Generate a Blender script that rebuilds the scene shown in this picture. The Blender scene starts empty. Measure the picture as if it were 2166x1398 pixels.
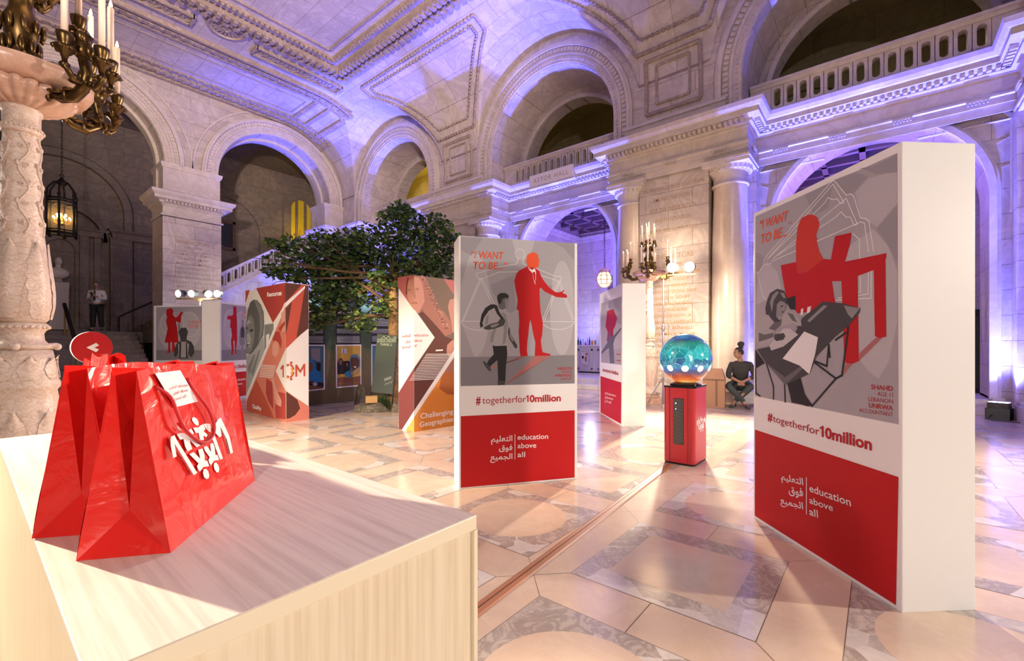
import bpy, bmesh, math, random
from mathutils import Vector, Matrix
R = random.Random(7)
PI = math.pi
SC = bpy.context.scene
COL = SC.collection

# ------------------------------------------------------------------ camera, world, lights, exposure
FPX, HOR = 950.0, 730.0                       # focal length and horizon row, in pixels of the 2166x1398 frame
CAMH = 1.30
FWD = Vector((0.7744, 0.6327, 0)); RGT = Vector((0.6327, -0.7744, 0))
cam_d = bpy.data.cameras.new('camera'); cam = bpy.data.objects.new('camera', cam_d); COL.objects.link(cam)
cam.location = (0, 0, CAMH); cam.rotation_euler = (PI/2, 0, -math.atan2(0.7744, 0.6327))
cam_d.sensor_width = 36; cam_d.lens = FPX/2166*36; cam_d.shift_y = (HOR-699)/2166; cam_d.clip_start = 0.02
SC.camera = cam
SC.view_settings.view_transform = 'Standard'; SC.view_settings.look = 'None'
SC.view_settings.gamma = 1; SC.view_settings.use_curve_mapping = False
SC.view_settings.exposure = 0.27

W = bpy.data.worlds.new('world'); SC.world = W; W.use_nodes = True
W.node_tree.nodes['Background'].inputs[0].default_value = (0.58, 0.46, 0.50, 1)
W.node_tree.nodes['Background'].inputs[1].default_value = 0.12

def light(kind, loc, power, col, target=None, size=0.2, spot=None, blend=0.3, name='lamp_light', size_y=None):
    d = bpy.data.lights.new(name, kind); d.energy = power; d.color = col
    if kind == 'AREA':
        d.size = size
        if size_y: d.shape = 'RECTANGLE'; d.size_y = size_y
    else: d.shadow_soft_size = size
    if kind == 'SPOT': d.spot_size = math.radians(spot or 60); d.spot_blend = blend
    o = bpy.data.objects.new(name, d); COL.objects.link(o); o.location = loc
    if target is not None:
        o.rotation_euler = (Vector(target)-Vector(loc)).to_track_quat('-Z', 'Y').to_euler()
    return o
WARM = (1.0, 0.85, 0.64); BLUE = (0.085, 0.105, 1.0)
BAYS = [-7.32, 0.17, 7.66, 15.15]; PIERS = [-3.57, 3.9, 11.4]
# floodlight pairs on stands: behind the globe, by the far pier, some outside the frame; two added fills have no stand
light('SPOT', (9.25, 3.15, 3.0), 2000, WARM, (4, 1.2, 0), 0.10, 115, 0.6, 'flood_or_fill_light')
light('SPOT', (9.35, 3.05, 2.9), 340, WARM, (11, 3.9, 2.2), 0.10, 130, 0.6, 'flood_or_fill_light')
light('SPOT', (4.42, 15.55, 2.9), 2400, WARM, (6.0, 9, 0), 0.10, 62, 0.6, 'flood_or_fill_light')
light('SPOT', (-1.28, 5.85, 2.9), 3700, WARM, (0.30, 0.75, 0.9), 0.05, 32, 0.6, 'flood_or_fill_light')
light('SPOT', (-1.20, 5.95, 2.9), 2600, WARM, (2.2, 5.2, 0.0), 0.10, 72, 0.7, 'flood_or_fill_light')
light('SPOT', (-3.4, 12.6, 3.0), 900, (1.0, 0.84, 0.90), (3.3, 0.3, 1.2), 0.15, 22, 0.6, 'flood_or_fill_light')  # added fill to brighten the front of the big right panel, no real lamp
light('SPOT', (4.6, 15.6, 2.7), 160, (1.0, 0.95, 0.92), (5.2, 18.9, 3.0), 0.10, 110, 0.9, 'flood_or_fill_light')
light('SPOT', (-1.20, 6.05, 2.9), 520, WARM, (3.5, 9.4, 1.0), 0.10, 56, 0.7, 'flood_or_fill_light')
light('SPOT', (4.95, 15.3, 2.9), 350, (1.0, 0.9, 0.8), (8.2, 20.6, 3.0), 0.10, 70, 0.7, 'flood_or_fill_light')
light('SPOT', (-4.5, -5.0, 2.6), 19000, (1.0, 0.80, 0.72), (3.2, 9.0, 10.5), 0.30, 52, 0.9, 'flood_or_fill_light')  # added warm wash from behind the camera, only to brighten the flat ceiling
light('SPOT', (5.9, -5.6, 3.0), 1500, (1.0, 0.88, 0.76), (4, 2, 0.5), 0.12, 110, 0.5, 'flood_or_fill_light')
light('SPOT', (-5.5, -6.0, 4.6), 1500, (1.0, 0.93, 0.88), (4.5, 4, 1.6), 0.25, 90, 0.6, 'flood_or_fill_light')
# blue uplights standing on the floor in the corners of the bays
for yc in BAYS[1:]:
    for s in (-1, 1):
        y = yc+s*1.80
        light('SPOT', (11.45, y, 0.40), 8000, BLUE, (10.45, y-s*0.75, 9.5), 0.06, 34, 0.4, 'uplight_beam')
        light('SPOT', (11.45, y, 0.40), 1700, BLUE, (11.45, y-s*0.45, 6.0), 0.06, 120, 1.0, 'uplight_beam')
light('SPOT', (10.1, 19.3, 0.5), 6000, BLUE, (9.3, 19.6, 9), 0.06, 60, 0.6, 'uplight_beam')
light('SPOT', (6.3, 19.3, 0.5), 700, BLUE, (7.0, 19.5, 9), 0.06, 60, 0.6, 'uplight_beam')

# ------------------------------------------------------------------ helpers
def pix(x, y, X=None, Y=None, Z=None, t=None):
    d = FWD + RGT*((x-1083)/FPX) + Vector((0, 0, (HOR-y)/FPX))
    if X is not None: t = X/d.x
    elif Y is not None: t = Y/d.y
    elif Z is not None: t = (Z-CAMH)/d.z
    return d*t + Vector((0, 0, CAMH))

MATS = {}
def mat(name, col, rough=0.5, metal=0.0, emit=None, estr=1.0, spec=0.5, coat=0.0, alpha=1.0, trans=0.0):
    if name in MATS: return MATS[name]
    m = bpy.data.materials.new(name); m.use_nodes = True
    b = m.node_tree.nodes['Principled BSDF']
    b.inputs['Base Color'].default_value = (*col, 1); b.inputs['Roughness'].default_value = rough
    b.inputs['Metallic'].default_value = metal; b.inputs['Specular IOR Level'].default_value = spec
    b.inputs['Coat Weight'].default_value = coat; b.inputs['Transmission Weight'].default_value = trans
    b.inputs['Alpha'].default_value = alpha
    if emit: b.inputs['Emission Color'].default_value = (*emit, 1); b.inputs['Emission Strength'].default_value = estr
    MATS[name] = m; return m

class N:                                       # small node-graph writer
    def __init__(s, m): s.t = m.node_tree; s.b = s.t.nodes['Principled BSDF']
    def n(s, typ, ins=None, **kw):
        nd = s.t.nodes.new(typ)
        for k, v in kw.items(): setattr(nd, k, v)
        for k, v in (ins or {}).items():
            if isinstance(v, bpy.types.NodeSocket): s.t.links.new(v, nd.inputs[k])
            else: nd.inputs[k].default_value = v
        return nd
    def link(s, a, b): s.t.links.new(a, b)
    def ramp(s, fac, stops):
        nd = s.t.nodes.new('ShaderNodeValToRGB'); s.link(fac, nd.inputs[0]); e = nd.color_ramp.elements
        while len(e) < len(stops): e.new(0.5)
        for i, (p, c) in enumerate(stops): e[i].position = p; e[i].color = (*c, 1) if len(c) == 3 else c
        return nd.outputs[0]
    def mix(s, fac, a, b, mode='MIX'):
        nd = s.n('ShaderNodeMix', data_type='RGBA', blend_type=mode)
        for k, v in ((0, fac), (6, a), (7, b)):
            if isinstance(v, bpy.types.NodeSocket): s.link(v, nd.inputs[k])
            else: nd.inputs[k].default_value = v
        return nd.outputs[2]

def c4(c): return (*c, 1)
def marble(name, base, vein, joints=None, rough=0.45, vscale=1.3, dirt=0.45, plane='wall', jcol=(0.50, 0.43, 0.39), bump=0.15):
    """veined stone; joints=(block width, row height) adds fine mortar lines, in world coordinates"""
    if name in MATS: return MATS[name]
    m = mat(name, base, rough); g = N(m)
    P = g.n('ShaderNodeNewGeometry').outputs['Position']
    n1 = g.n('ShaderNodeTexNoise', {'Vector': P, 'Scale': vscale, 'Detail': 9.0, 'Roughness': 0.65, 'Distortion': 1.6})
    v = g.ramp(n1.outputs['Fac'], [(0.40, (0, 0, 0)), (0.485, (1, 1, 1)), (0.50, (1, 1, 1)), (0.60, (0, 0, 0))])
    n2 = g.n('ShaderNodeTexNoise', {'Vector': P, 'Scale': vscale*0.45, 'Detail': 5.0, 'Roughness': 0.6})
    cl = g.ramp(n2.outputs['Fac'], [(0.30, (0, 0, 0)), (0.70, (1, 1, 1))])
    b2 = tuple(x*0.80 for x in base)
    c = g.mix(cl, c4(b2), c4(base))
    sc = g.n('ShaderNodeMath', {0: v, 1: dirt}, operation='MULTIPLY').outputs[0]
    c = g.mix(sc, c, c4(vein))
    h = n2.outputs['Fac']
    if joints:
        s = g.n('ShaderNodeSeparateXYZ', {0: P})
        if plane == 'wall': u = g.n('ShaderNodeMath', {0: s.outputs[0], 1: s.outputs[1]}, operation='ADD').outputs[0]; w = s.outputs[2]
        else: u = s.outputs[1]; w = s.outputs[0]
        cv = g.n('ShaderNodeCombineXYZ', {0: u, 1: w})
        bt = g.n('ShaderNodeTexBrick', {'Vector': cv.outputs[0], 'Scale': 1.0, 'Mortar Size': 0.006, 'Mortar Smooth': 0.1, 'Bias': 0.0, 'Brick Width': joints[0], 'Row Height': joints[1],
                                        'Color1': (0.90, 0.90, 0.92, 1), 'Color2': (1.04, 1.02, 1.0, 1), 'Mortar': c4(jcol)})
        bt.offset = 0.5
        c = g.mix(1.0, c, bt.outputs['Color'], 'MULTIPLY')
    g.link(c, g.b.inputs['Base Color'])
    if bump:
        n3 = g.n('ShaderNodeTexNoise', {'Vector': P, 'Scale': 9.0, 'Detail': 4.0})
        bp = g.n('ShaderNodeBump', {'Strength': bump, 'Distance': 0.02, 'Height': n3.outputs['Fac']})
        g.link(bp.outputs[0], g.b.inputs['Normal'])
    return m

class MB:                                      # mesh builder: collects faces, with a material index each
    def __init__(s): s.v = []; s.f = []; s.mi = []; s.m = 0; s.sm = []; s.smooth = False
    def add(s, vs, fs):
        o = len(s.v); s.v += [tuple(v) for v in vs]
        for f in fs: s.f.append(tuple(o+i for i in f)); s.mi.append(s.m); s.sm.append(s.smooth)
        return s
    def box(s, a, b):
        (x0, y0, z0), (x1, y1, z1) = a, b
        return s.add([(x0,y0,z0),(x1,y0,z0),(x1,y1,z0),(x0,y1,z0),(x0,y0,z1),(x1,y0,z1),(x1,y1,z1),(x0,y1,z1)],
                     [(3,2,1,0),(4,5,6,7),(0,1,5,4),(1,2,6,5),(2,3,7,6),(3,0,4,7)])
    def obox(s, c, ax, ay, az):                # oriented box: centre and three half-axis vectors
        c, ax, ay, az = map(Vector, (c, ax, ay, az))
        vs = [c+ax*i+ay*j+az*k for k in (-1,1) for (i,j) in ((-1,-1),(1,-1),(1,1),(-1,1))]
        return s.add(vs, [(3,2,1,0),(4,5,6,7),(0,1,5,4),(1,2,6,5),(2,3,7,6),(3,0,4,7)])
    def lathe(s, prof, c=(0,0,0), seg=32, a0=0, a1=2*PI, cap=True, fn=None):
        full = abs(a1-a0-2*PI) < 1e-6; n = seg if full else seg+1
        vs = []
        for (r, z) in prof:
            for i in range(n):
                a = a0+(a1-a0)*i/seg; rr = fn(r, z, a) if fn else r
                vs.append((c[0]+rr*math.cos(a), c[1]+rr*math.sin(a), c[2]+z))
        fs = []
        for j in range(len(prof)-1):
            for i in range(seg):
                k = (i+1) % n; fs.append((j*n+i, j*n+k, (j+1)*n+k, (j+1)*n+i))
        if cap and full:
            if prof[0][0] > 1e-4: fs.append(tuple(range(n-1, -1, -1)))
            if prof[-1][0] > 1e-4: fs.append(tuple((len(prof)-1)*n+i for i in range(n)))
        return s.add(vs, fs)
    def tube(s, pts, rad, seg=8, cap=True):
        pts = [Vector(p) for p in pts]; n = len(pts)
        rs = rad if isinstance(rad, (list, tuple)) else [rad]*n
        up = None; vs = []
        for i, p in enumerate(pts):
            t = (pts[min(i+1, n-1)]-pts[max(i-1, 0)]).normalized()
            if up is None: up = Vector((0,0,1)) if abs(t.z) < 0.9 else Vector((1,0,0))
            x = t.cross(up).normalized(); up = x.cross(t).normalized()
            for k in range(seg):
                a = 2*PI*k/seg; vs.append(p+(x*math.cos(a)+up*math.sin(a))*rs[i])
        fs = [(i*seg+k, i*seg+(k+1)%seg, (i+1)*seg+(k+1)%seg, (i+1)*seg+k) for i in range(n-1) for k in range(seg)]
        if cap: fs += [tuple(range(seg-1,-1,-1)), tuple((n-1)*seg+k for k in range(seg))]
        return s.add(vs, fs)
    def sphere(s, c, r, seg=16, rings=10, sc=(1,1,1)):
        prof = [(r*math.sin(PI*i/rings), -r*math.cos(PI*i/rings)) for i in range(rings+1)]
        vs = []; 
        for (rr, z) in prof:
            for i in range(seg):
                a = 2*PI*i/seg; vs.append((c[0]+rr*math.cos(a)*sc[0], c[1]+rr*math.sin(a)*sc[1], c[2]+z*sc[2]))
        fs = [(j*seg+i, j*seg+(i+1)%seg, (j+1)*seg+(i+1)%seg, (j+1)*seg+i) for j in range(rings) for i in range(seg)]
        return s.add(vs, fs)
    def sweep(s, path, prof, closed=False, side=1):
        """plan polyline [(x,y)], mitred; profile [(offset to the left of travel * side, z)]"""
        n = len(path); P = [Vector((p[0], p[1])) for p in path]; vs = []
        for i in range(n):
            if closed: a, b = P[i]-P[i-1], P[(i+1)%n]-P[i]
            else: a = P[i]-P[i-1] if i else P[1]-P[0]; b = P[i+1]-P[i] if i < n-1 else a
            a.normalize(); b.normalize(); na, nb = Vector((-a.y, a.x)), Vector((-b.y, b.x))
            m = (na+nb)/max(0.2, 1+na.dot(nb))
            for (o, z) in prof: vs.append((P[i].x+m.x*o*side, P[i].y+m.y*o*side, z))
        k = len(prof); fs = []
        for i in range(n if closed else n-1):
            j = (i+1) % n
            for q in range(k-1): fs.append((i*k+q, j*k+q, j*k+q+1, i*k+q+1))
        return s.add(vs, fs)
    def build(s, name, ms, parent=None, bevel=0, smooth=None, sub=0, kind=None, label=None, fix=True):
        me = bpy.data.meshes.new(name); me.from_pydata(s.v, [], s.f)
        for m in (ms if isinstance(ms, (list, tuple)) else [ms]): me.materials.append(m)
        for p, i, q in zip(me.polygons, s.mi, s.sm): p.material_index = i; p.use_smooth = q if smooth is None else smooth
        if fix:
            bm = bmesh.new(); bm.from_mesh(me); bmesh.ops.remove_doubles(bm, verts=bm.verts, dist=1e-5)
            bmesh.ops.recalc_face_normals(bm, faces=bm.faces); bm.to_mesh(me); bm.free()
        o = bpy.data.objects.new(name, me); COL.objects.link(o)
        if parent: o.parent = parent
        if bevel:
            md = o.modifiers.new('bevel', 'BEVEL'); md.width = bevel; md.segments = 2; md.limit_method = 'ANGLE'; md.angle_limit = math.radians(40)
        if sub: md = o.modifiers.new('sub', 'SUBSURF'); md.levels = sub; md.render_levels = sub
        if kind: o['kind'] = kind
        if label: o['label'] = label
        return o

def thing(name, label, cat, loc=(0,0,0), rz=0, group=None):
    o = bpy.data.objects.new(name, None); COL.objects.link(o); o.location = loc; o.rotation_euler = (0,0,rz)
    o.empty_display_size = 0.1
    return tag(o, label, cat, group)
def tag(o, label, cat, group=None):
    o['label'] = label; o['category'] = cat
    if group: o['group'] = group
    return o
def copy_tree(o, parent=None):
    c = o.copy(); COL.objects.link(c)
    if parent: c.parent = parent
    for ch in list(o.children): copy_tree(ch, c)
    return c

# flat artwork on a vertical face: a frame with origin o, unit axis u (to the right as seen), z up, normal n
class Face:
    def __init__(s, o, u, parent, inv=None, v=(0,0,1)):
        s.o = Vector(o); s.u = Vector(u).normalized(); v = Vector(v); s.v = (v-s.u*v.dot(s.u)).normalized()
        s.n = s.u.cross(s.v); s.p = parent; s.inv = inv if inv is not None else Matrix()
    def px(s, x, y):                           # photo pixel -> face coordinates (the print is traced where it stands)
        d = FWD + RGT*((x-1083)/FPX) + Vector((0,0,(HOR-y)/FPX)); c = Vector((0,0,CAMH))
        t = (s.o-c).dot(s.n)/d.dot(s.n); q = c+d*t-s.o
        return (q.dot(s.u), q.dot(s.v))
    def P(s, a, b, d=0.0): return s.inv @ (s.o+s.u*a+s.v*b+s.n*d)
    def tpx(s, name, txt, x0, y0, x1, y1, ytop, m, **k):
        """text whose baseline runs from photo pixel (x0,y0) to (x1,y1), capitals reaching ytop above its start"""
        a, b = s.px(x0, y0); c, e = s.px(x1, y1); h = s.px(x0, ytop)[1]-b
        return s.text(name, txt, a, b, h, m, w=math.hypot(c-a, e-b), rot=math.atan2(e-b, c-a), **k)
    def poly(s, name, pts, m, d=0.001, label=None, px=False):
        """pts: one polygon or a list of polygons (with px=True in photo pixels)"""
        if not isinstance(pts[0][0], (tuple, list)): pts = [pts]
        if px: pts = [[s.px(*q) for q in pl] for pl in pts]
        bm = bmesh.new()
        for pl in pts:
            vs = [bm.verts.new(s.P(a, b, d)) for a, b in pl]
            try: bm.faces.new(vs)
            except ValueError: pass
        bm.normal_update()
        nn = (s.inv.to_3x3() @ s.n)
        for f in bm.faces:
            if f.normal.dot(nn) < 0: f.normal_flip()
        bmesh.ops.triangulate(bm, faces=bm.faces[:])
        me = bpy.data.meshes.new(name); bm.to_mesh(me); bm.free(); me.materials.append(m)
        o = bpy.data.objects.new(name, me); COL.objects.link(o); o.parent = s.p
        if label: o['label'] = label
        return o
    def rect(s, name, a0, b0, a1, b1, m, d=0.001, **k): return s.poly(name, [(a0,b0),(a1,b0),(a1,b1),(a0,b1)], m, d, **k)
    def line(s, name, lines, w, m, d=0.001, px=False, **k):
        if not isinstance(lines[0][0], (tuple, list)): lines = [lines]
        out = []
        for ln in lines:
            if px: ln = [s.px(*q) for q in ln]
            for (a, b), (c, e) in zip(ln, ln[1:]):
                L = math.hypot(c-a, e-b) or 1e-6; dx, dy = (c-a)/L*w/2, (e-b)/L*w/2
                out.append([(a-dx-dy*0-dy, b-dy+dx), (a-dx+dy, b-dy-dx), (c+dx+dy, e+dy-dx), (c+dx-dy, e+dy+dx)])
        return s.poly(name, out, m, d, **k)
    def text(s, name, txt, a, b, h, m, d=0.002, w=None, align='LEFT', bold=0.0, shear=0.0, spacing=1.0, line=1.0, label=None, rot=0.0):
        cu = bpy.data.curves.new(name, 'FONT'); cu.body = txt; cu.size = 1.0; cu.align_x = align
        cu.offset = bold; cu.shear = shear; cu.space_character = spacing; cu.space_line = line; cu.resolution_u = 3
        t = bpy.data.objects.new('t', cu); COL.objects.link(t)
        dg = bpy.context.evaluated_depsgraph_get(); dg.update()
        me = bpy.data.meshes.new_from_object(t.evaluated_get(dg)); bpy.data.objects.remove(t); bpy.data.curves.remove(cu)
        me.name = name
        # cap height of the built-in font is about 0.73 of its size
        k = h/0.73; kx = k
        xs = [v.co.x for v in me.vertices]
        if w and xs: kx = w/max(1e-6, max(xs)-min(xs))
        x0 = 0
        if w and xs: x0 = min(xs) if align == 'LEFT' else (max(xs) if align == 'RIGHT' else (max(xs)+min(xs))/2)
        cr, sr = math.cos(rot), math.sin(rot)
        for v in me.vertices:
            lx, ly = (v.co.x-x0)*kx, v.co.y*k
            v.co = s.P(a+lx*cr-ly*sr, b+lx*sr+ly*cr, d)
        me.materials.clear(); me.materials.append(m)
        o = bpy.data.objects.new(name, me); COL.objects.link(o); o.parent = s.p
        if label: o['label'] = label
        return o
# ------------------------------------------------------------------ stone
STONE = marble('stone_wall', (0.65, 0.555, 0.48), (0.34, 0.27, 0.25), joints=(1.15, 0.46))
STONEP = marble('stone_plain', (0.68, 0.58, 0.50), (0.36, 0.29, 0.26), None, dirt=0.3)
STONEC = marble('stone_ceiling', (0.64, 0.55, 0.485), (0.36, 0.29, 0.27), joints=(0.95, 0.55), plane='ceil', rough=0.6)
MOULD = marble('stone_moulding', (0.46, 0.36, 0.29), (0.22, 0.15, 0.11), None, vscale=4.0, dirt=0.6, rough=0.6)
GILT = mat('gilt_letters', (0.45, 0.25, 0.09), 0.45)
ENGR = mat('engraved_letters', (0.38, 0.25, 0.16), 0.7)

def struct(name, mb, ms, parent=None, **k):
    o = mb.build(name, ms, parent, **k)
    if parent is None: o['kind'] = 'structure'
    return o

# ------------------------------------------------------------------ floor with its inlaid pavement
PINK = marble('floor_pink', (0.74, 0.57, 0.43), (0.45, 0.28, 0.20), None, rough=0.16, vscale=2.6, dirt=0.16, bump=0)
BREC = marble('floor_breccia', (0.58, 0.49, 0.42), (0.26, 0.21, 0.19), None, rough=0.16, vscale=7.0, dirt=0.6, bump=0)
PALE = marble('floor_pale', (0.80, 0.68, 0.57), (0.50, 0.36, 0.28), None, rough=0.16, vscale=3.0, dirt=0.25, bump=0)
gb = N(BREC)   # white cloudy patches in the grey breccia
_pos = gb.n('ShaderNodeNewGeometry').outputs['Position']
_vo = gb.n('ShaderNodeTexVoronoi', {'Vector': _pos, 'Scale': 5.0})
_old = BREC.node_tree.nodes['Principled BSDF'].inputs['Base Color'].links[0].from_socket
_r = gb.ramp(gb.n('ShaderNodeSeparateColor', {0: _vo.outputs['Color']}).outputs[0], [(0.55, (0,0,0)), (0.75, (1,1,1))])
gb.link(gb.mix(gb.n('ShaderNodeMath', {0: _r, 1: 0.6}, operation='MULTIPLY').outputs[0], _old, (0.80, 0.74, 0.68, 1)), gb.b.inputs['Base Color'])
JOINT = mat('floor_joint', (0.16, 0.10, 0.07), 0.6)
fl = MB(); fl.add([(-8,-10,0),(18.5,-10,0),(18.5,26,0),(-8,26,0)], [(0,1,2,3)])
PIT = 1.247; CX0, CY0 = 2.67, 0.89
def quadf(mb, x0, y0, x1, y1, z): mb.add([(x0,y0,z),(x1,y0,z),(x1,y1,z),(x0,y1,z)], [(0,1,2,3)])
def disc(mb, cx, cy, r, z, n=40, r0=0):
    if r0: mb.add([(cx+rr*math.cos(2*PI*i/n), cy+rr*math.sin(2*PI*i/n), z) for rr in (r0, r) for i in range(n)], [(i, (i+1)%n, n+(i+1)%n, n+i) for i in range(n)])
    else: mb.add([(cx+r*math.cos(2*PI*i/n), cy+r*math.sin(2*PI*i/n), z) for i in range(n)], [tuple(range(n))])
for i in range(-2, 7):
    for j in range(-4, 13):
        cx, cy = CX0+i*PIT, CY0+j*PIT; h = 0.47
        if cx > 11.6: continue
        fl.m = 3; quadf(fl, cx-h-.004, cy-h-.004, cx+h+.004, cy+h+.004, 0.0006)
        fl.m = 1; quadf(fl, cx-h, cy-h, cx+h, cy+h, 0.0010)
        if (i+j) % 2 == 0: fl.m = 0; quadf(fl, cx-h+.155, cy-h+.155, cx+h-.155, cy+h-.155, 0.0014)
        else: fl.m = 0; disc(fl, cx, cy, 0.375, 0.0014)
        fl.m = 3                                  # diagonal joints between the corners of neighbouring squares, and mid joints
        g = PIT/2-h
        for sx, sy in ((1,1),(1,-1)):
            a = Vector((cx+h*sx, cy+h*sy, .0008)); b = Vector((cx+(h+2*g)*sx, cy+(h+2*g)*sy, .0008)); n_ = Vector((-sy, sx, 0)).normalized()*0.0015
            fl.add([a-n_, b-n_, b+n_, a+n_], [(0,1,2,3)])
        quadf(fl, cx+h, cy-.0018, cx+h+2*g, cy+.0018, .0008); 
struct('floor', fl, [PINK, BREC, PALE, JOINT], fix=False)

# ------------------------------------------------------------------ vault
HC = 2.2; ZS = 7.8; ZF = 10.5; XF = 8.2; XW = 11.0; LR = 2.9; LZ = 7.45
def main_z(x):
    a = abs(x-HC)-(XF-HC)
    if a <= 0: return ZF
    return ZS+(ZF-ZS)*math.sqrt(max(0, 1-(a/2.8)**2))
def lun_z(y):
    b = min(BAYS, key=lambda c: abs(c-y)); d = LR*LR-(y-b)**2
    return LZ+math.sqrt(d) if d > 0 else -1
xs = [-6.6+0.45*0]+[-6.6+2.8*(1-math.cos(PI/2*i/24)) for i in range(1, 25)]+[-2, 0, 2, 4, 6, 7.2]+[XF+2.8*math.sin(PI/2*i/44) for i in range(44)]
ys = [-10+0.5*i for i in range(8)]+[-6+0.07*i for i in range(358)]+[19.03]
mb = MB(); mb.smooth = True
vs = [(x, y, max(main_z(x), lun_z(y) if abs(x-HC) > 5 else 0)) for x in xs for y in ys]
ny = len(ys); mb.add(vs, [(i*ny+j, i*ny+j+1, (i+1)*ny+j+1, (i+1)*ny+j) for i in range(len(xs)-1) for j in range(ny-1)])
ceil = struct('ceiling', mb, STONEC, fix=False)

tn = [0]
def trim(mb, m, **k):
    tn[0] += 1; return struct('trim_%d' % tn[0], mb, m, **k)
def off_g(x):                                   # half-width of the lunette where it meets the main vault
    z = main_z(x)-LZ; d = LR*LR-z*z
    return math.sqrt(d) if d > 0 else 0
# mouldings of the pier vault panels, following the groins
for yp in PIERS[1:]+[-3.57]:
    mb = MB(); mb.smooth = True
    for ins, x0, x1, rad in ((0.22, 10.86, 8.92, .055), (0.52, 10.74, 9.12, .030)):
        pts = []; n = 26; xx = [x0+(x1-x0)*i/n for i in range(n+1)]
        w = lambda x: min(3.75-off_g(x), 2.98)-ins
        pts += [(x, yp-w(x), main_z(x)-.005) for x in xx]
        ww = w(x1); pts += [(x1, yp-ww+2*ww*i/10, main_z(x1)-.005) for i in range(1, 10)]
        pts += [(x, yp+w(x), main_z(x)-.005) for x in reversed(xx)]
        pts.append(pts[0]); mb.tube(pts, rad, 6, False)
        for i in range(0, len(pts)-1):          # bead run
            a, b = Vector(pts[i]), Vector(pts[i+1]); L = (b-a).length
            for k in range(max(1, int(L/.13))):
                p = a.lerp(b, (k+.5)/max(1, int(L/.13))); mb.obox(p+Vector((-.03,0,-.02)), (.03,0,0), (0,.03,0), (0,0,.03))
    trim(mb, MOULD)
# flat ceiling: nested frames of the central field, and the bands towards the far wall
def mstrip(mb, p0, p1, w, h, z):
    p0, p1 = Vector((*p0, z)), Vector((*p1, z)); d = (p1-p0).normalized(); s = Vector((-d.y, d.x, 0))
    mb.obox((p0+p1)/2-Vector((0,0,h/2)), d*(p1-p0).length/2, s*w/2, Vector((0,0,h/2)))
def beads(mb, p0, p1, step, a, b, h, z):
    p0, p1 = Vector((*p0, z)), Vector((*p1, z)); L = (p1-p0).length; d = (p1-p0)/L; s = Vector((-d.y, d.x, 0)); n = int(L/step)
    for i in range(n): mb.obox(p0+d*(i+.5)*L/n-Vector((0,0,h/2)), d*a/2, s*b/2, Vector((0,0,h/2)))
mb = MB()
XR, YR = 7.97, 13.98; XL, YL = 2*HC-XR, -9
for (ins, w, h, st) in ((0, .22, .16, .20), (-.32, .20, .10, .26), (.42, .12, .08, .14), (.75, .05, .05, 0)):
    x, y, l = XR-ins, YR-ins, XL+ins
    for (p0, p1) in (((x, YL), (x, y)), ((l, y), (x, y))):
        mstrip(mb, p0, p1, w, h, ZF)
        if st: beads(mb, p0, p1, st, st*.55, w*.8, h+.06, ZF)
trim(mb, MOULD)
mb = MB()                                       # relief field behind the guilloche plaques, rosettes
def cprof(x): return main_z(x)
def band(mb, x0, x1, y, w, h, st=0):            # moulding running along x on the curved vault
    n = max(2, int(abs(x1-x0)/.25))
    for i in range(n):
        a, b = x0+(x1-x0)*i/n, x0+(x1-x0)*(i+1)/n; za, zb = cprof(a), cprof(b)
        p, q = Vector((a, y, za)), Vector((b, y, zb)); d = q-p
        if d.length < 1e-5: continue
        u = d.normalized(); nn = Vector((u.z, 0, -u.x))*(1 if u.x > 0 else -1)
        mb.obox((p+q)/2+nn*h/2, d/2, Vector((0, w/2, 0)), nn*h/2)
        if st:
            k = max(1, int(d.length/st))
            for j in range(k): mb.obox(p.lerp(q, (j+.5)/k)+nn*(h+.03)/2, u*st*.28, Vector((0, w*.40, 0)), nn*(h+.03)/2)
def yrib(mb, x, y0, y1, w, h, st=0):
    u = Vector((.01, 0, cprof(x+.01)-cprof(x))).normalized(); nn = Vector((u.z, 0, -u.x))
    c = Vector((x, (y0+y1)/2, cprof(x)))
    mb.obox(c+nn*h/2, u*w/2, Vector((0, abs(y1-y0)/2, 0)), nn*h/2)
    if st:
        k = int(abs(y1-y0)/st)
        for j in range(k): mb.obox(Vector((x, y0+(y1-y0)*(j+.5)/k, cprof(x)))+nn*(h+.03)/2, u*w*.4, Vector((0, st*.28, 0)), nn*(h+.03)/2)
for (xa, xb) in ((5.72, 8.55), (2.0, 4.1), (-1.2, 1.6)):
    for y in (14.78, 15.22): band(mb, xa, xb, y, .06, .10)
    for x in (xa, xb): yrib(mb, x, 14.75, 15.25, .06, .10)
    band(mb, xa+.15, xb-.15, 15.0, .22, .03, .11)
    n = int((xb-xa)/.34)
    for i in range(n):                          # rings of the guilloche
        cx = xa+.17+(xb-xa-.34)*i/(n-1); z = cprof(cx)-.05
        mb.tube([(cx+.15*math.cos(2*PI*k/14), 15+.15*math.sin(2*PI*k/14), z) for k in range(15)], .022, 5, False)
for cx in (4.85, 1.8):
    z = ZF
    mb.lathe([(.50,0),(.50,-.06),(.44,-.07),(.42,-.02),(.36,-.02),(.34,-.05)], (cx, 14.62, z), 32, cap=False)
    for k in range(18):
        a = 2*PI*k/18; d = Vector((math.cos(a), math.sin(a), 0)); s = Vector((-d.y, d.x, 0))
        mb.obox(Vector((cx, 14.62, z-.03))+d*.24, d*.10, s*.028, Vector((0,0,.025)))
    mb.lathe([(.12,0),(.12,-.08),(.07,-.10),(.05,-.03),(.001,-.03)], (cx, 14.62, z), 18, cap=False)
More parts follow.
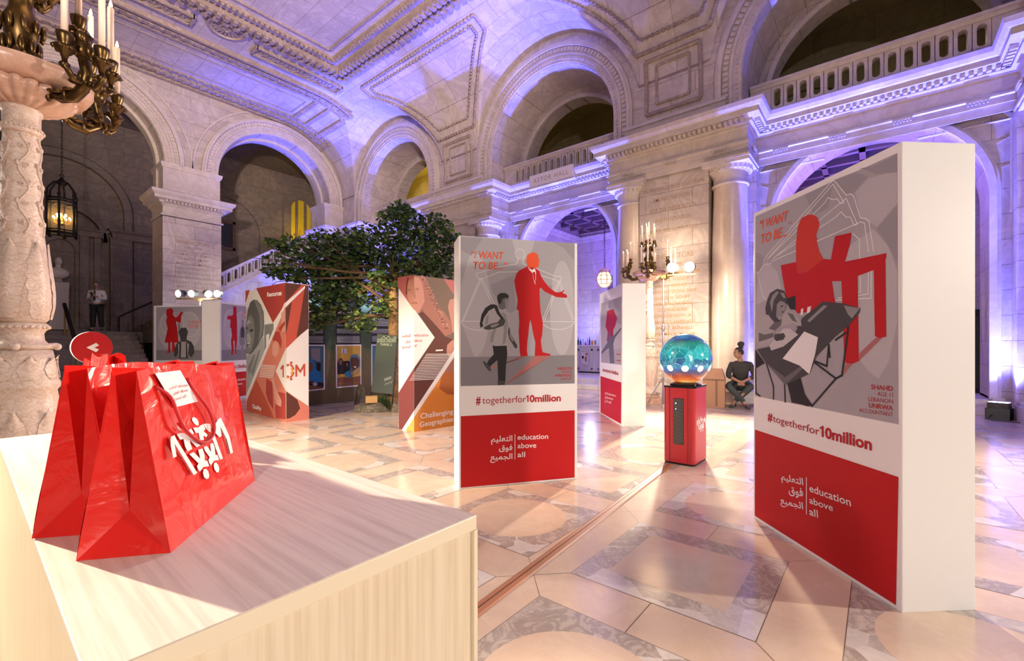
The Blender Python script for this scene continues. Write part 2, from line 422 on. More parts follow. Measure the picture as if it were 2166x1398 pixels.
for (y, w, h, st) in ((15.75, .10, .12, 0), (16.05, .16, .07, .16), (16.35, .10, .05, 0), (18.28, .14, .05, .13), (18.62, .20, .08, .22), (18.9, .12, .14, 0)):
    band(mb, -3, 9.55 if y < 17 else 10.0, y, w, h, st)
for (x, w, h, st) in ((8.45, .16, .05, .13), (8.95, .12, .08, .0), (9.55, .2, .07, .2)): yrib(mb, x, 16.4, 18.3 if x < 9 else 18.9, w, h, st)
band(mb, 0, 8.2, 16.75, .03, .02); band(mb, 0, 8.2, 17.95, .03, .02); yrib(mb, 8.2, 16.75, 17.95, .03, .02)
for x in (1.0, -1.5): yrib(mb, x, 16.6, 18.1, .10, .05)
trim(mb, MOULD)

# ------------------------------------------------------------------ walls with arches
def PX(x): return lambda u, z, d=0: (x+d, u, z)         # wall whose face looks towards -X
def PY(y): return lambda u, z, d=0: (u, y+d, z)         # wall whose face looks towards -Y
def arc(uc, r, zs, n=36): return [(uc-r*math.cos(PI*i/n), zs+r*math.sin(PI*i/n)) for i in range(n+1)]
def wall(mb, pl, u0, u1, z0, z1, ops=(), depth=0.6, back=False):
    def q(a, b, c, d): mb.add([pl(*a), pl(*b), pl(*c), pl(*d)], [(0,1,2,3)])
    cur = u0
    for (uc, r, zs, zb) in sorted(ops):
        if uc-r > cur: q((cur,z0),(uc-r,z0),(uc-r,z1),(cur,z1))
        if zb > z0: q((uc-r,z0),(uc+r,z0),(uc+r,zb),(uc-r,zb))
        A = arc(uc, r, zs)
        for a, b in zip(A, A[1:]): q(a, b, (b[0],z1), (a[0],z1))
        prof = [(uc-r, zb)]+A+[(uc+r, zb)]
        for a, b in zip(prof, prof[1:]): mb.add([pl(*a), pl(*b), pl(*b, depth), pl(*a, depth)], [(0,1,2,3)])
        if zb > z0: mb.add([pl(uc-r,zb), pl(uc+r,zb), pl(uc+r,zb,depth), pl(uc-r,zb,depth)], [(0,1,2,3)])
        cur = uc+r
    if cur < u1: q((cur,z0),(u1,z0),(u1,z1),(cur,z1))
def ring(mb, pl, uc, zs, zb, r0, r1, d0, d1=0.0, n=40):
    """arch moulding of square section between radii r0 and r1, standing d0 in front (negative) of the wall face"""
    A = [(uc-r0, zb)]+arc(uc, r0, zs, n)+[(uc+r0, zb)]; B = [(uc-r1, zb)]+arc(uc, r1, zs, n)+[(uc+r1, zb)]
    for i in range(len(A)-1):
        a, b, c, d = A[i], A[i+1], B[i+1], B[i]
        mb.add([pl(*a,d0), pl(*b,d0), pl(*c,d0), pl(*d,d0), pl(*a,d1), pl(*b,d1), pl(*c,d1), pl(*d,d1)], [(0,1,2,3),(0,1,5,4),(2,3,7,6)])
def ring_beads(mb, pl, uc, zs, zb, r, w, d0, d1, step):
    n = int(PI*r/step)
    for i in range(n):
        a = PI*(i+.5)/n; c = Vector(pl(uc-r*math.cos(a), zs+r*math.sin(a), (d0+d1)/2)); o = Vector(pl(0,0,0))
        er = Vector(pl(-math.cos(a), math.sin(a), 0))-o; et = Vector(pl(math.sin(a), math.cos(a), 0))-o; ed = Vector(pl(0,0,1))-o
        mb.obox(c, er*w/2, et*step*.3, ed*abs(d1-d0)/2)
    for s in (-1, 1):
        for k in range(int((zs-zb)/step)):
            c = Vector(pl(uc+s*r, zb+(k+.5)*step, (d0+d1)/2)); o = Vector(pl(0,0,0))
            mb.obox(c, (Vector(pl(1,0,0))-o)*w/2, Vector((0,0,step*.3)), (Vector(pl(0,0,1))-o)*abs(d1-d0)/2)
def archivolt(pl, uc, zs, zb, r, m=None):
    mb = MB()
    ring(mb, pl, uc, zs, zb, r+.02, r+.20, -.05); ring(mb, pl, uc, zs, zb, r+.20, r+.26, -.10); ring(mb, pl, uc, zs, zb, r+.26, r+.42, -.07)
    ring(mb, pl, uc, zs, zb, r+.42, r+.50, -.15); ring_beads(mb, pl, uc, zs, zb, r+.34, .11, -.11, -.07, .12); ring_beads(mb, pl, uc, zs, zb, r+.11, .05, -.08, -.05, .10)
    ring(mb, pl, uc, zs, zb, r+.50, r+.56, -.11)
    return trim(mb, m or STONEP)

UR, UZ = 2.18, 7.35                              # upper arches
mb = MB(); wall(mb, PX(XW), -10, 19.03, 6.4, 10.8, [(c, UR, UZ, 6.4) for c in BAYS], 1.5)
struct('wall_right', mb, STONE)
mb = MB(); wall(mb, PX(12.5), -10, 20.5, 6.4, 10.8, [(c, 1.93, 7.3, 6.4) for c in BAYS], 0.5); trim(mb, STONE)
for c in BAYS[1:]:
    archivolt(PX(XW), c, UZ, 6.5, UR)
    mb = MB(); ring(mb, PX(12.5), c, 7.3, 6.5, 1.90, 2.02, -.08); trim(mb, STONEP)
for c in PIERS:                                  # framed panels on the piers between the arches
    mb = MB()
    for i, (a, b, w) in enumerate(((.66, .0, .05), (.40, .20, .03))):
        u0, u1, z0, z1 = c-a, c+a, 7.12+b, 8.42-b*.8
        for (p, q) in (((u0,z0),(u1,z0)),((u0,z1),(u1,z1)),((u0,z0),(u0,z1)),((u1,z0),(u1,z1))):
            x = lambda z: HC+(XF-HC)+2.8*math.sqrt(max(0, 1-((max(z, ZS)-ZS)/(ZF-ZS))**2)) if z > ZS else XW
            mb.tube([(x(p[1])-.02, p[0], p[1]), ((x((p[1]+q[1])/2))-.02, (p[0]+q[0])/2, (p[1]+q[1])/2), (x(q[1])-.02, q[0], q[1])], w, 6)
    trim(mb, MOULD)
# gallery behind the upper arches
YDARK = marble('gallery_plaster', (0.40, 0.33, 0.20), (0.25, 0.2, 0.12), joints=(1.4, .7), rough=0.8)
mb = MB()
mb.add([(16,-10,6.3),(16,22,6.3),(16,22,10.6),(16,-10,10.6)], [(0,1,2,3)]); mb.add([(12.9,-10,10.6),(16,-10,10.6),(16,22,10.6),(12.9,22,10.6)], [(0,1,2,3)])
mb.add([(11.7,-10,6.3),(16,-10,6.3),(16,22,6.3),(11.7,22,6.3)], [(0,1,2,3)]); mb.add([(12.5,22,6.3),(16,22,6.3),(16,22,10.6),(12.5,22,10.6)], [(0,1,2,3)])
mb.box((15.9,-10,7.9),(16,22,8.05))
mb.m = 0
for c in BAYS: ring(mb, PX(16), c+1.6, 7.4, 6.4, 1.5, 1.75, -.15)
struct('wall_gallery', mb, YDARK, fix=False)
light('POINT', (14.6, 18.6, 8.6), 160, (1.0, 0.72, 0.10), size=.15, name='gallery_lamp')
light('POINT', (14.4, 6.0, 8.0), 8, (1.0, 0.75, 0.2), size=.15, name='gallery_lamp')
light('POINT', (14.4, -1.0, 8.0), 8, (1.0, 0.8, 0.4), size=.15, name='gallery_lamp')

# entablature: one moulded band breaking forward over every pier
path = [(11.75, -10)]
for c in PIERS: path += [(11.75, c-1.66), (10.88, c-1.66), (10.88, c+1.66), (11.75, c+1.66)]
path += [(11.75, 17.28), (10.88, 17.28), (10.88, 18.88), (10.28, 18.88), (10.28, 20.3)]
prof = [(-.02,5.46),(.0,5.46),(.0,5.62),(.03,5.62),(.03,5.74),(.06,5.76),(.06,5.80),(.0,5.82),(.0,6.08),(.04,6.10),(.04,6.14),(.12,6.16),(.12,6.22),(.16,6.24),(.28,6.26),(.28,6.36),(.31,6.38),(.36,6.44),(.38,6.52),(.34,6.545),(-.7,6.56)]
mb = MB(); mb.sweep(path, prof, side=1)
for (a, b) in zip(path, path[1:]):               # dentils and the guttae under the frieze
    a, b = Vector((*a,0)), Vector((*b,0)); d = b-a; L = d.length; d.normalize(); n = Vector((-d.y, d.x, 0))
    k = int(L/.11)
    for i in range(k):
        p = a+d*(i+.5)*L/k+n*.19+Vector((0,0,6.2)); mb.obox(p, d*.03, n*.05, Vector((0,0,.035)))
    for i in range(max(1, int(L/.85))):
        m_ = max(1, int(L/.85)); p = a+d*(i+.5)*L/m_+n*.075+Vector((0,0,5.735)); mb.obox(p, d*.15, n*.02, Vector((0,0,.02)))
        for g in range(6): mb.obox(p+d*(-.125+g*.05)+Vector((0,0,-.04)), d*.014, n*.016, Vector((0,0,.022)))
trim(mb, STONEP)
for c in PIERS:                                  # parapet block over the pier
    mb = MB(); mb.box((10.86, c-1.22, 6.5), (11.3, c+1.22, 6.86)); mb.box((10.82, c-1.25, 6.82), (11.3, c+1.25, 6.9)); trim(mb, STONEP)

# lower storey: recessed bay walls with arches, pier slabs between columns
LRr, LZs = 1.76, 4.10
mb = MB(); wall(mb, PX(11.95), -10, 20.0, 0, 6.4, [(c, LRr, LZs, 0) for c in BAYS], 1.15); struct('wall_right', mb, STONE)
for c in BAYS[1:]:
    mb = MB(); pl = PX(11.95)
    ring(mb, pl, c, LZs, 0.32, LRr-.03, LRr+.07, -.10); ring(mb, pl, c, LZs, 0.32, LRr+.07, LRr+.13, -.04); ring(mb, pl, c, LZs, LZs, LRr+.62, LRr+.68, -.04)
    for i in range(1, 14):                       # voussoir joints
        a = PI*i/14; d = Vector((0, -math.cos(a), math.sin(a))); p = Vector((11.945, c, LZs)); t = Vector((0, math.sin(a), math.cos(a)))
        mb.obox(p+d*(LRr+.37), d*.24, t*.006, Vector((.003,0,0)))
    for s in (-1, 1): mb.box((11.80, c+s*LRr-.0 if s > 0 else c-LRr-.16, 0), (13.1, c+LRr+.16 if s > 0 else c-LRr, .34))
    for s in (-1, 1):                            # spandrel frames
        f = [(c+s*2.05, 5.42), (c+s*1.0, 5.42+.0), ]
        mb.tube([(11.94, c+s*.75, 5.38), (11.94, c+s*2.02, 5.38), (11.94, c+s*2.02, 3.7)], .03, 6)
    trim(mb, STONEP)
    mb = MB(); mb.lathe([(.33,0),(.33,.03),(.27,.04),(.25,.01),(.16,.01),(.14,.05),(.001,.06)], (0,0,0), 24, cap=False)   # carved wreath on the soffit
    o = trim(mb, MOULD); o.location = (12.55, c, LZs+LRr-.005); o.rotation_euler = (PI, 0, 0); o.scale = (1, .8, 1)
slabs = []
for c in PIERS:
    mb = MB(); mb.box((10.95, c-.84, .34), (11.95, c+.84, 5.48)); mb.box((11.55, c-1.72, 0), (11.95, c+1.72, 5.48))
    mb.box((10.88, c-1.75, 0), (11.95, c+1.75, .26)); mb.box((10.91, c-.88, .26), (11.95, c+.88, .36))
    slabs.append(trim(mb, STONE))
mb = MB(); mb.box((10.95, 17.3, 0), (11.95, 18.9, 5.48)); trim(mb, STONE)
COLM = marble('column_marble', (0.60, 0.48, 0.39), (0.36, 0.26, 0.20), None, rough=0.3, vscale=2.6, dirt=0.22)
def column(y, label):
    t = thing('column', label, 'column', (11.22, y, .26), group='Doric columns along the right wall')
    mb = MB(); mb.smooth = True
    mb.lathe([(.41,.17),(.40,.25),(.405,1.6),(.385,3.2),(.35,4.66),(.365,4.68)], seg=40, cap=False); mb.build('shaft', COLM, t)
    mb = MB(); mb.box((-.47,-.47,0),(.47,.47,.07)); mb.smooth = True
    mb.lathe([(.44,.07),(.465,.09),(.465,.12),(.44,.14),(.41,.145),(.41,.175)], seg=40, cap=False); mb.build('base', STONEP, t)
    mb = MB(); mb.smooth = True
    mb.lathe([(.36,4.66),(.395,4.68),(.395,4.71),(.36,4.73),(.355,4.88),(.38,4.90),(.38,4.93),(.42,4.97),(.46,5.05),(.465,5.08)], seg=40, cap=False)
    for k in range(26):
        a = 2*PI*k/26; mb.sphere((.43*math.cos(a), .43*math.sin(a), 5.01), .045, 6, 4)
    mb.smooth = False; mb.box((-.49,-.49,5.08),(.49,.49,5.16)); mb.box((-.51,-.51,5.16),(.51,.51,5.215)); mb.build('capital', STONEP, t)
column(5.05, 'stone column left of the inscribed slab behind the globe')
column(2.66, 'stone column right of the inscribed slab, behind the seated person')
column(10.2, 'stone column half hidden by the middle poster panel')
column(12.6, 'stone column hidden behind the leafy tree crown')
column(-2.35, 'stone column at the right edge beyond the large poster panel')

# inscriptions on the slab of the pier behind the globe
sl = slabs[1]; fc = Face((10.95, 3.9, 0), (0, -1, 0), sl)
def inscribe(face, rows, m, d=.004):
    for (txt, z, h, w, bold) in rows:
        face.text('inscription', txt, 0, z, h, m, d, w=w, align='CENTER', bold=bold)
inscribe(fc, [("ON THE DIFFUSION OF EDUCATION",5.12,.10,1.48,.006),("AMONG THE PEOPLE",4.86,.10,.98,.006),("REST THE PRESERVATION",4.60,.10,1.12,.006),("AND PERPETUATION",4.34,.10,.86,.006),("OF OUR FREE INSTITUTIONS",4.08,.10,1.20,.006),
  ("BENEFACTORS",3.42,.13,1.0,.008),("1848 – 1946",3.24,.085,.5,.005)], ENGR)
inscribe(fc, [(t, 3.02-.148*i, .075, w, .004) for i, (t, w) in enumerate((("MARY ANNA PALMER DRAPER",1.3),("JOHN B. WRIGHT",.8),("JOHN S. KENNEDY",.85),("MARGARET OLIVIA SAGE",1.15),("JACOB H. SCHIFF",.85),("ANDREW CARNEGIE",.95),("CADWALADER",.7),("JOHN DAVISON JR.",.95),("EDWARD S. HARKNESS",1.1),("DANIEL J. BONNELL",1.0),("BENJAMIN K. MILLER",1.1),("WILLIAM SLOANE",.85),("CHARLES STOKES",.85),("ANN CASE LEDYARD",1.05),("EDWARD G. KENNEDY",1.05),("HELEN HASTINGS",.85),("ALBERT A. BERG",.8),("OWEN D. YOUNG",.8),("HARRIETTE M. ARNOLD",1.15),("ANNE A. MARSH",.8)))], GILT)
fc2 = Face((10.95, 11.4, 0), (0, -1, 0), slabs[2])
inscribe(fc2, [("THE CITY OF NEW YORK",5.05,.10,1.2,.006),("HAS ERECTED",4.82,.10,.8,.006),("THIS BUILDING",4.58,.10,.8,.006)], ENGR)

# ------------------------------------------------------------------ balustrades
def pill(w, h, n=8):
    r = w/2; return [(r*math.cos(a), (h/2-r)+r*math.sin(a)) for a in [PI*i/n for i in range(n+1)]]+[(r*math.cos(a), -(h/2-r)+r*math.sin(a)) for a in [PI+PI*i/n for i in range(n+1)]]
def pierced(mb, M, L, H, n, hw, hh, th, slope=0.0):
    """panel of length L (along local x) and height H with n pill-shaped holes; M maps local (x, depth, z) to world"""
    cw = L/n; pp = pill(hw, hh)
    for k in range(n):
        cx = (k+.5)*cw; inner = []; outer = []
        for (a, b) in pp:
            inner.append((cx+a, H/2+b)); s = min((cw/2)/max(abs(a), 1e-6), (H/2)/max(abs(b), 1e-6)); outer.append((cx+a*s, H/2+b*s))
        m_ = len(pp); f = lambda p, d: M(p[0], d, p[1]+slope*p[0])
        for i in range(m_):
            j = (i+1) % m_
            q = [outer[i], outer[j], inner[j], inner[i]]
            mb.add([f(p, 0) for p in q], [(0,1,2,3)]); mb.add([f(p, th) for p in q], [(3,2,1,0)])
            mb.add([f(inner[i],0), f(inner[j],0), f(inner[j],th), f(inner[i],th)], [(0,1,2,3)])
            if abs(outer[i][0]-outer[j][0]) > 1e-6 and abs(outer[i][1]-outer[j][1]) > 1e-6:      # fill the cell corner
                c_ = (cx+math.copysign(cw/2, outer[i][0]+outer[j][0]-2*cx), H/2+math.copysign(H/2, outer[i][1]+outer[j][1]-H))
                mb.add([f(outer[i],0), f(c_,0), f(outer[j],0)], [(0,1,2)]); mb.add([f(outer[i],th), f(c_,th), f(outer[j],th)], [(0,1,2)])
        for i in range(8):                        # raised rim of the hole
            pass
def balustrade(yc, n, label):
    t = thing('balustrade', label, 'balustrade', (11.62, yc, 6.54), group='pierced stone balustrades of the right wall')
    L = 3.46
    mb = MB(); pierced(mb, lambda x, d, z: (d, L/2-x, .10+z), L, .50, n, L/n*.52, .40, .16); mb.build('pierced_panel', STONEP, t)
    mb = MB(); mb.sweep([(0, L/2+.42), (0, -L/2-.42)], [(.0,.60),(.03,.60),(.05,.66),(.08,.68),(.08,.73),(.04,.75),(-.24,.75),(-.24,.60),(0,.60)], side=-1); mb.build('handrail', STONEP, t)
    mb = MB(); mb.box((-.04,-L/2-.42,0),(.2,L/2+.42,.10)); mb.build('base_rail', STONEP, t)
    for s in (-1, 1):
        mb = MB(); mb.box((-.02, min(s*L/2, s*(L/2+.42)), .10), (.18, max(s*L/2, s*(L/2+.42)), .60)); mb.build('end_block', STONEP, t, bevel=.01)
balustrade(7.66, 15, 'stone balustrade above the ASTOR HALL plaque')
balustrade(0.17, 14, 'stone balustrade at the top right of the photo above the biggest poster')
balustrade(15.15, 15, 'stone balustrade in the arch above the tree')
# plaque
t = thing('name_plaque', 'white stone plaque lettered ASTOR HALL on the cornice', 'plaque', (11.36, 7.77, 6.26))
mb = MB(); mb.box((0,-.80,0),(.14,.80,.38)); mb.build('slab', mat('plaque_stone', (0.85, 0.78, 0.72), .5), t, bevel=.006)
Face((0,0,0), (0,-1,0), t).text('lettering', "ASTOR HALL", 0, .12, .15, ENGR, .003, w=1.28, align='CENTER', bold=-.004, spacing=1.25)
mb = MB(); mb.box((-.04,-.86,-.05),(.14,.86,0)); mb.build('ledge', STONEP, t)

# ------------------------------------------------------------------ far wall and its piers
FY = 19.0
mb = MB(); wall(mb, PY(FY), -6.6, 11.1, 6.5, 10.9, [(8.2, UR, 7.6, 6.5), (2.2, UR, 7.6, 6.5), (-3.8, UR, 7.6, 6.5)], 1.2); struct('wall_far', mb, STONE)
for c in (8.2, 2.2): archivolt(PY(FY), c, 7.6, 7.55, UR)
mb = MB()
for c in (8.2, 2.2):
    ring(mb, PY(FY), c, 7.6, 7.6, UR+.78, UR+.84, -.05)
    ring(mb, PY(FY+.55), c, 7.6, 6.6, UR-.10, UR+.02, 0, .30)
for x in (5.2, -.8, 11.0): mb.sweep([(x-.86, FY+1.2), (x-.86, FY-.04), (x+.86 if x < 10 else x, FY-.04), (x+.86 if x < 10 else x, FY+1.2)], [(0,6.5),(0,7.4),(.03,7.42),(.06,7.5),(.07,7.58),(0,7.60)], side=-1)
trim(mb, STONEP)
farp = []
for x in (5.2, -.8):
    mb = MB(); mb.box((x-.88, 18.9, 0), (x+.88, 20.2, 5.72)); mb.box((x-.95, 18.83, 0), (x+.95, 20.27, .3)); farp.append(trim(mb, STONE))
    mb = MB(); mb.sweep([(x-.88, 20.2), (x-.88, 18.9), (x+.88, 18.9), (x+.88, 20.2)], [(o, z) for (o, z) in prof if z > 5.7], side=-1)
    for i in range(16): mb.box((x-.88+i*.11+.03, 18.66, 6.17), (x-.88+i*.11+.09, 18.76, 6.24))
    trim(mb, STONEP)
mb = MB(); mb.box((10.28, 18.88, 0), (12, 20.2, 5.46)); trim(mb, STONE)
fp = Face((5.2, 18.9, 0), (1, 0, 0), farp[0])
inscribe(fp, [("BENEFACTORS",4.86,.13,.98,.008),("1946 – 1958",4.70,.085,.5,.005)], ENGR)
inscribe(fp, [(t, 4.46-.165*i, .085, w, .003) for i, (t, w) in enumerate((("WILLIAM NELSON CROMWELL",1.3),("THOMAS W. LAMONT",.95),("MARY C. BRUMBERG",1.0),("LUELLA WEINBERGER",1.0),("THE VINCENT ASTOR FOUNDATION",1.5),("THE CARNEGIE CORPORATION OF NEW YORK",1.55),("THE ROCKEFELLER FOUNDATION",1.4),("MARY S. HARKNESS",.95),("HENRY AND ANNE R. MINTHORN",1.4),("MARK SACHS",.6),("LUCY SCHWARZ",.8),("JANE STERN",.7),("MORRIS HILL",.75),("EDWARD ROBERTSON",.95)))], ENGR)

# stair hall beyond the far arches
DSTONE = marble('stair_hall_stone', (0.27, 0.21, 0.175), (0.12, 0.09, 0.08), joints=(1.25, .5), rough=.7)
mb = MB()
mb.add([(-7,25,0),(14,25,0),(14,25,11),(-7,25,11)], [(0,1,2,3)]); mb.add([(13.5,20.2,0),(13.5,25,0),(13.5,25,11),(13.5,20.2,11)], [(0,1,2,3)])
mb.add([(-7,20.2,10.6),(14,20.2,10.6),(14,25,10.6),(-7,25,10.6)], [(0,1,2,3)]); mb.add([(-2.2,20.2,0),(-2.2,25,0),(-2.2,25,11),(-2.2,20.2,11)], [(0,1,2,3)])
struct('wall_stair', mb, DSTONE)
mb = MB(); pl = PY(25)
ring(mb, pl, 2.4, 6.75, 1.9, 1.95, 2.22, -.22); ring(mb, pl, 2.4, 6.75, 1.9, 2.3, 2.36, -.06); ring(mb, pl, 8.1, 6.9, 3.0, 1.7, 1.95, -.10)
mb.sweep([(3.98, 25), (3.98, 24.7), (4.35, 24.7), (8, 24.7)], [(0,5.75),(.03,5.85),(.05,5.95),(.14,6.05),(.18,6.12),(.0,6.14)], side=-1)
mb.box((3.9,24.75,1.82),(4.35,25,5.8))
# aedicule around the niche
mb.box((2.98,24.8,2.0),(3.25,25,5.7)); mb.box((3.42,24.86,2.0),(3.62,25,5.7)); mb.box((1.6,24.8,2.0),(1.9,25,5.7))
mb.box((1.4,24.74,5.7),(3.75,25,5.98)); mb.box((1.3,24.66,5.92),(3.85,25,6.02))
ring(mb, PY(25), 2.5, 5.55, 6.0, 1.18, 1.30, -.3)
mb.box((-2,24.85,1.82),(3.9,25,2.12))
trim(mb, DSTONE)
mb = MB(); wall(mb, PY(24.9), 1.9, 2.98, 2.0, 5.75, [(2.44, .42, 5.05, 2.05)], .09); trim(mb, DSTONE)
mb = MB(); ring(mb, PY(24.9), 2.44, 5.05, 2.05, .42, .50, -.03); trim(mb, DSTONE)
# marble bust
t = thing('marble_bust', 'pale marble bust on a plinth inside the dark niche', 'sculpture', (2.36, 24.72, 1.9))
STAT = mat('statue_marble', (0.62, 0.55, 0.50), .5)
mb = MB(); mb.box((-.32,-.16,0),(.32,.16,.25)); mb.add([(-.26,-.13,.25),(.26,-.13,.25),(.26,.13,.25),(-.26,.13,.25),(-.30,-.14,1.85),(.30,-.14,1.85),(.30,.14,1.85),(-.30,.14,1.85)], [(0,1,5,4),(1,2,6,5),(2,3,7,6),(3,0,4,7),(4,5,6,7)]); mb.build('plinth', STAT, t, bevel=.01)
mb = MB(); mb.smooth = True
mb.lathe([(.10,1.85),(.14,1.9),(.10,1.98)], seg=16)
mb.sphere((0,0,2.2), .25, 16, 10, (1.3,.62,.9)); mb.lathe([(.10,2.35),(.085,2.5),(.09,2.55)], seg=14); mb.sphere((0,-.02,2.66), .145, 16, 12, (.82,.95,1.15)); mb.sphere((0,-.16,2.64), .03, 8, 6, (.7,1,1.4)); mb.build('figure', STAT, t)
# lower stair, landing, upper flight
mb = MB(); rise, tread = .1655, .31
for i in range(11):
    y0 = 19.35+i*tread; mb.box((.35, y0, 0), (4.28, 25, (i+1)*rise)) if i == 10 else mb.box((.35, y0, 0), (4.28, y0+tread+.02, (i+1)*rise))
struct('floor_steps', mb, DSTONE, bevel=.008)
mb = MB(); mb.box((4.28, 22.75, 0), (4.6, 25, 1.82))
for i in range(26):
    x0 = 4.55+i*.285; z = 1.82+(i+1)*.178; mb.box((x0, 20.75, max(0, z-.6)), (x0+.3, 25, z))
trim(mb, DSTONE)
SL = .643; zr = lambda x: 4.27+(x-6.66)*SL       # top of the sloping rail
mb = MB(); mb.add([(6.0,20.72,0),(11.3,20.72,0),(11.3,20.72,zr(11.3)-.70),(6.0,20.72,zr(6.0)-.70)], [(0,1,2,3)]); trim(mb, marble('stringer_stone', (.78,.74,.70), (.5,.45,.42), (1.2,.5)))
t = thing('balustrade', 'sloping stone balustrade of the upper stair beside the inscribed far pier', 'balustrade', (6.0, 20.6, zr(6.0)-.8))
def sl_box(mb, x0, x1, z0, z1, y0, y1): mb.add([(x, y, z+SL*x) for x in (x0, x1) for y in (y0, y1) for z in (z0, z1)], [(0,1,3,2),(4,6,7,5),(0,4,5,1),(2,3,7,6),(1,5,7,3),(0,2,6,4)])
mb = MB(); pierced(mb, lambda x, d, z: (x, d, .2+z), 5.2, .50, 20, .12, .40, .14, SL); mb.build('pierced_panel', STONEP, t)
mb = MB(); sl_box(mb, -.1, 5.3, .68, .80, -.08, .22); mb.build('handrail', STONEP, t, bevel=.02)
mb = MB(); sl_box(mb, -.1, 5.3, .0, .20, -.10, .22); sl_box(mb, -.1, 5.3, -.12, .0, -.16, .22); mb.build('base_rail', STONEP, t)
# iron rails of the stair
IRON = mat('dark_iron', (0.02, 0.018, 0.016), .45, .6); BRASS = mat('aged_brass', (0.45, 0.29, 0.10), .35, .9)
t = thing('stair_rail', 'dark sloping handrail in the middle of the broad steps behind the round sign', 'handrail', (2.3, 19.3, 0))
mb = MB(); mb.obox((0, 1.6, 1.90), (.045,0,0), (0,1.6,.86), (0,-.02,.05)); mb.build('rail', IRON, t)
for k in range(4):
    y = .2+k*.95; z0 = max(0, min(11, int((y-.05)/.31)+1))*.1655; mb = MB(); mb.tube([(0,y,z0),(0,y,1.04+y*.5375)], .025, 8); mb.build('post', BRASS, t)
t = thing('stair_rail', 'dark iron side rail rising behind the standing person to the far pier', 'handrail', (3.85, 22.9, 1.82))
mb = MB(); mb.tube([(0,0,0),(0,0,.55),(.05,0,.62),(1.1,0,1.27)], .035, 8); mb.build('rail', IRON, t)
for k in range(4):
    mb = MB(); x = .12+k*.26; mb.tube([(x,0,0),(x,0,.62+x*.6)], .016, 6); mb.build('baluster', BRASS, t)
# framed picture, yellow window
p = thing('framed_picture', 'dark picture in a wooden frame on the stair hall wall', 'picture', (8.1, 24.97, 6.0))
mb = MB(); 
for b in (((-.7,-.06,0),(.55,0,.14)),((-.7,-.06,1.3),(.55,0,1.44)),((-.7,-.06,0),(-.56,0,1.44)),((.41,-.06,0),(.55,0,1.44))): mb.box(*b)
mb.build('frame', mat('frame_wood', (.16,.08,.04), .4), p, bevel=.01)
mb = MB(); mb.box((-.57,-.03,.13),(.42,-.005,1.31)); mb.build('picture', mat('dark_canvas', (.012,.012,.016), .4), p)
mb = MB(); wall(mb, PY(24.92), 11.0, 12.9, 5.4, 10.2, [(11.95, .55, 8.8, 5.6)], .07)
trim(mb, DSTONE)
mb = MB(); mb.box((11.35,24.95,5.5),(12.55,24.99,9.5)); o = mb.build('window_1', mat('window_amber', (.5,.35,.03), .4, emit=(1,.62,.03), estr=.10)); o['kind'] = 'structure'
mb = MB()
for x in (11.62,12.1): mb.box((x,24.90,5.5),(x+.14,24.95,9.4))
o = mb.build('mullion', DSTONE, o)
light('POINT', (11.6, 24.2, 7.5), 14, (1, .7, .08), size=.1, name='stair_lamp')

# ------------------------------------------------------------------ vestibule beyond the lower arches
VST = marble('vestibule_stone', (0.66, 0.60, 0.60), (0.4,0.35,0.35), joints=(1.2,.5))
mb = MB(); pl = PX(15.8)
wall(mb, pl, -6, 9.4, .3, 6, [(7.0, 1.15, 3.3, .3), (.0, 1.3, 3.3, .3)], .5); mb.add([(13.1,9.4,.3),(15.8,9.4,.3),(15.8,9.4,6),(13.1,9.4,6)], [(0,1,2,3)])
mb.add([(13.1,-6,.3),(15.8,-6,.3),(15.8,-6,6),(13.1,-6,6)], [(0,1,2,3)])
mb.add([(18,-6,0),(18,10,0),(18,10,6),(18,-6,6)], [(0,1,2,3)])
mb.add([(16.3,-6,5),(18,-6,5),(18,10,5),(16.3,10,5)], [(0,1,2,3)])
struct('wall_vestibule', mb, VST, fix=False)
mb = MB(); mb.sweep([(13.1,-6),(15.8,-6),(15.8,9.4),(13.1,9.4)], [(0,5.4),(.05,5.5),(.10,5.55),(.12,5.62),(.02,5.64),(.02,5.9)], side=1); trim(mb, VST)
COF = mat('coffer_blue', (.05,.045,.22), .4); COFG = mat('coffer_rib', (.16,.10,.10), .4)
mb = MB(); mb.box((13.0,-6,5.95),(16,9.5,6.1)); mb.m = 1
for i in range(5): mb.box((13.1+i*.66,-6,5.78),(13.22+i*.66,9.4,5.96))
for j in range(20): mb.box((13.1,-6+j*.78,5.78),(15.8,-5.88+j*.78,5.96))
mb.m = 2
for i in range(4):
    for j in range(19): mb.box((13.35+i*.66,-5.7+j*.78,5.9),(13.6+i*.66,-5.4+j*.78,5.96))
struct('ceiling_vestibule', mb, [COF, COFG, mat('coffer_gold', (.4,.25,.12), .35)])
mb = MB(); mb.box((11.9,-6,.0),(18,9.4,.30)); mb.box((11.55,5.9,0),(11.9,9.42,.15)); struct('floor_vestibule', mb, marble('step_stone', (.80,.74,.68), (.5,.42,.36)), bevel=.01)
light('SPOT', (15.3, 9.1, .5), 260, BLUE, (15.5, 9.2, 6), .06, 70, .6, 'uplight_beam')
light('SPOT', (15.2, 5.6, .5), 260, BLUE, (15.5, 5.9, 6), .06, 70, .6, 'uplight_beam')
light('POINT', (14.2, 7.0, 4.6), 130, (.32,.16,1), size=.3, name='vestibule_lamp')
light('POINT', (14.4, .5, 4.6), 130, (.38,.18,1), size=.3, name='vestibule_lamp')
light('POINT', (14.9, 8.4, 2.2), 40, (.6,.6,1), size=.2, name='bar_lamp')
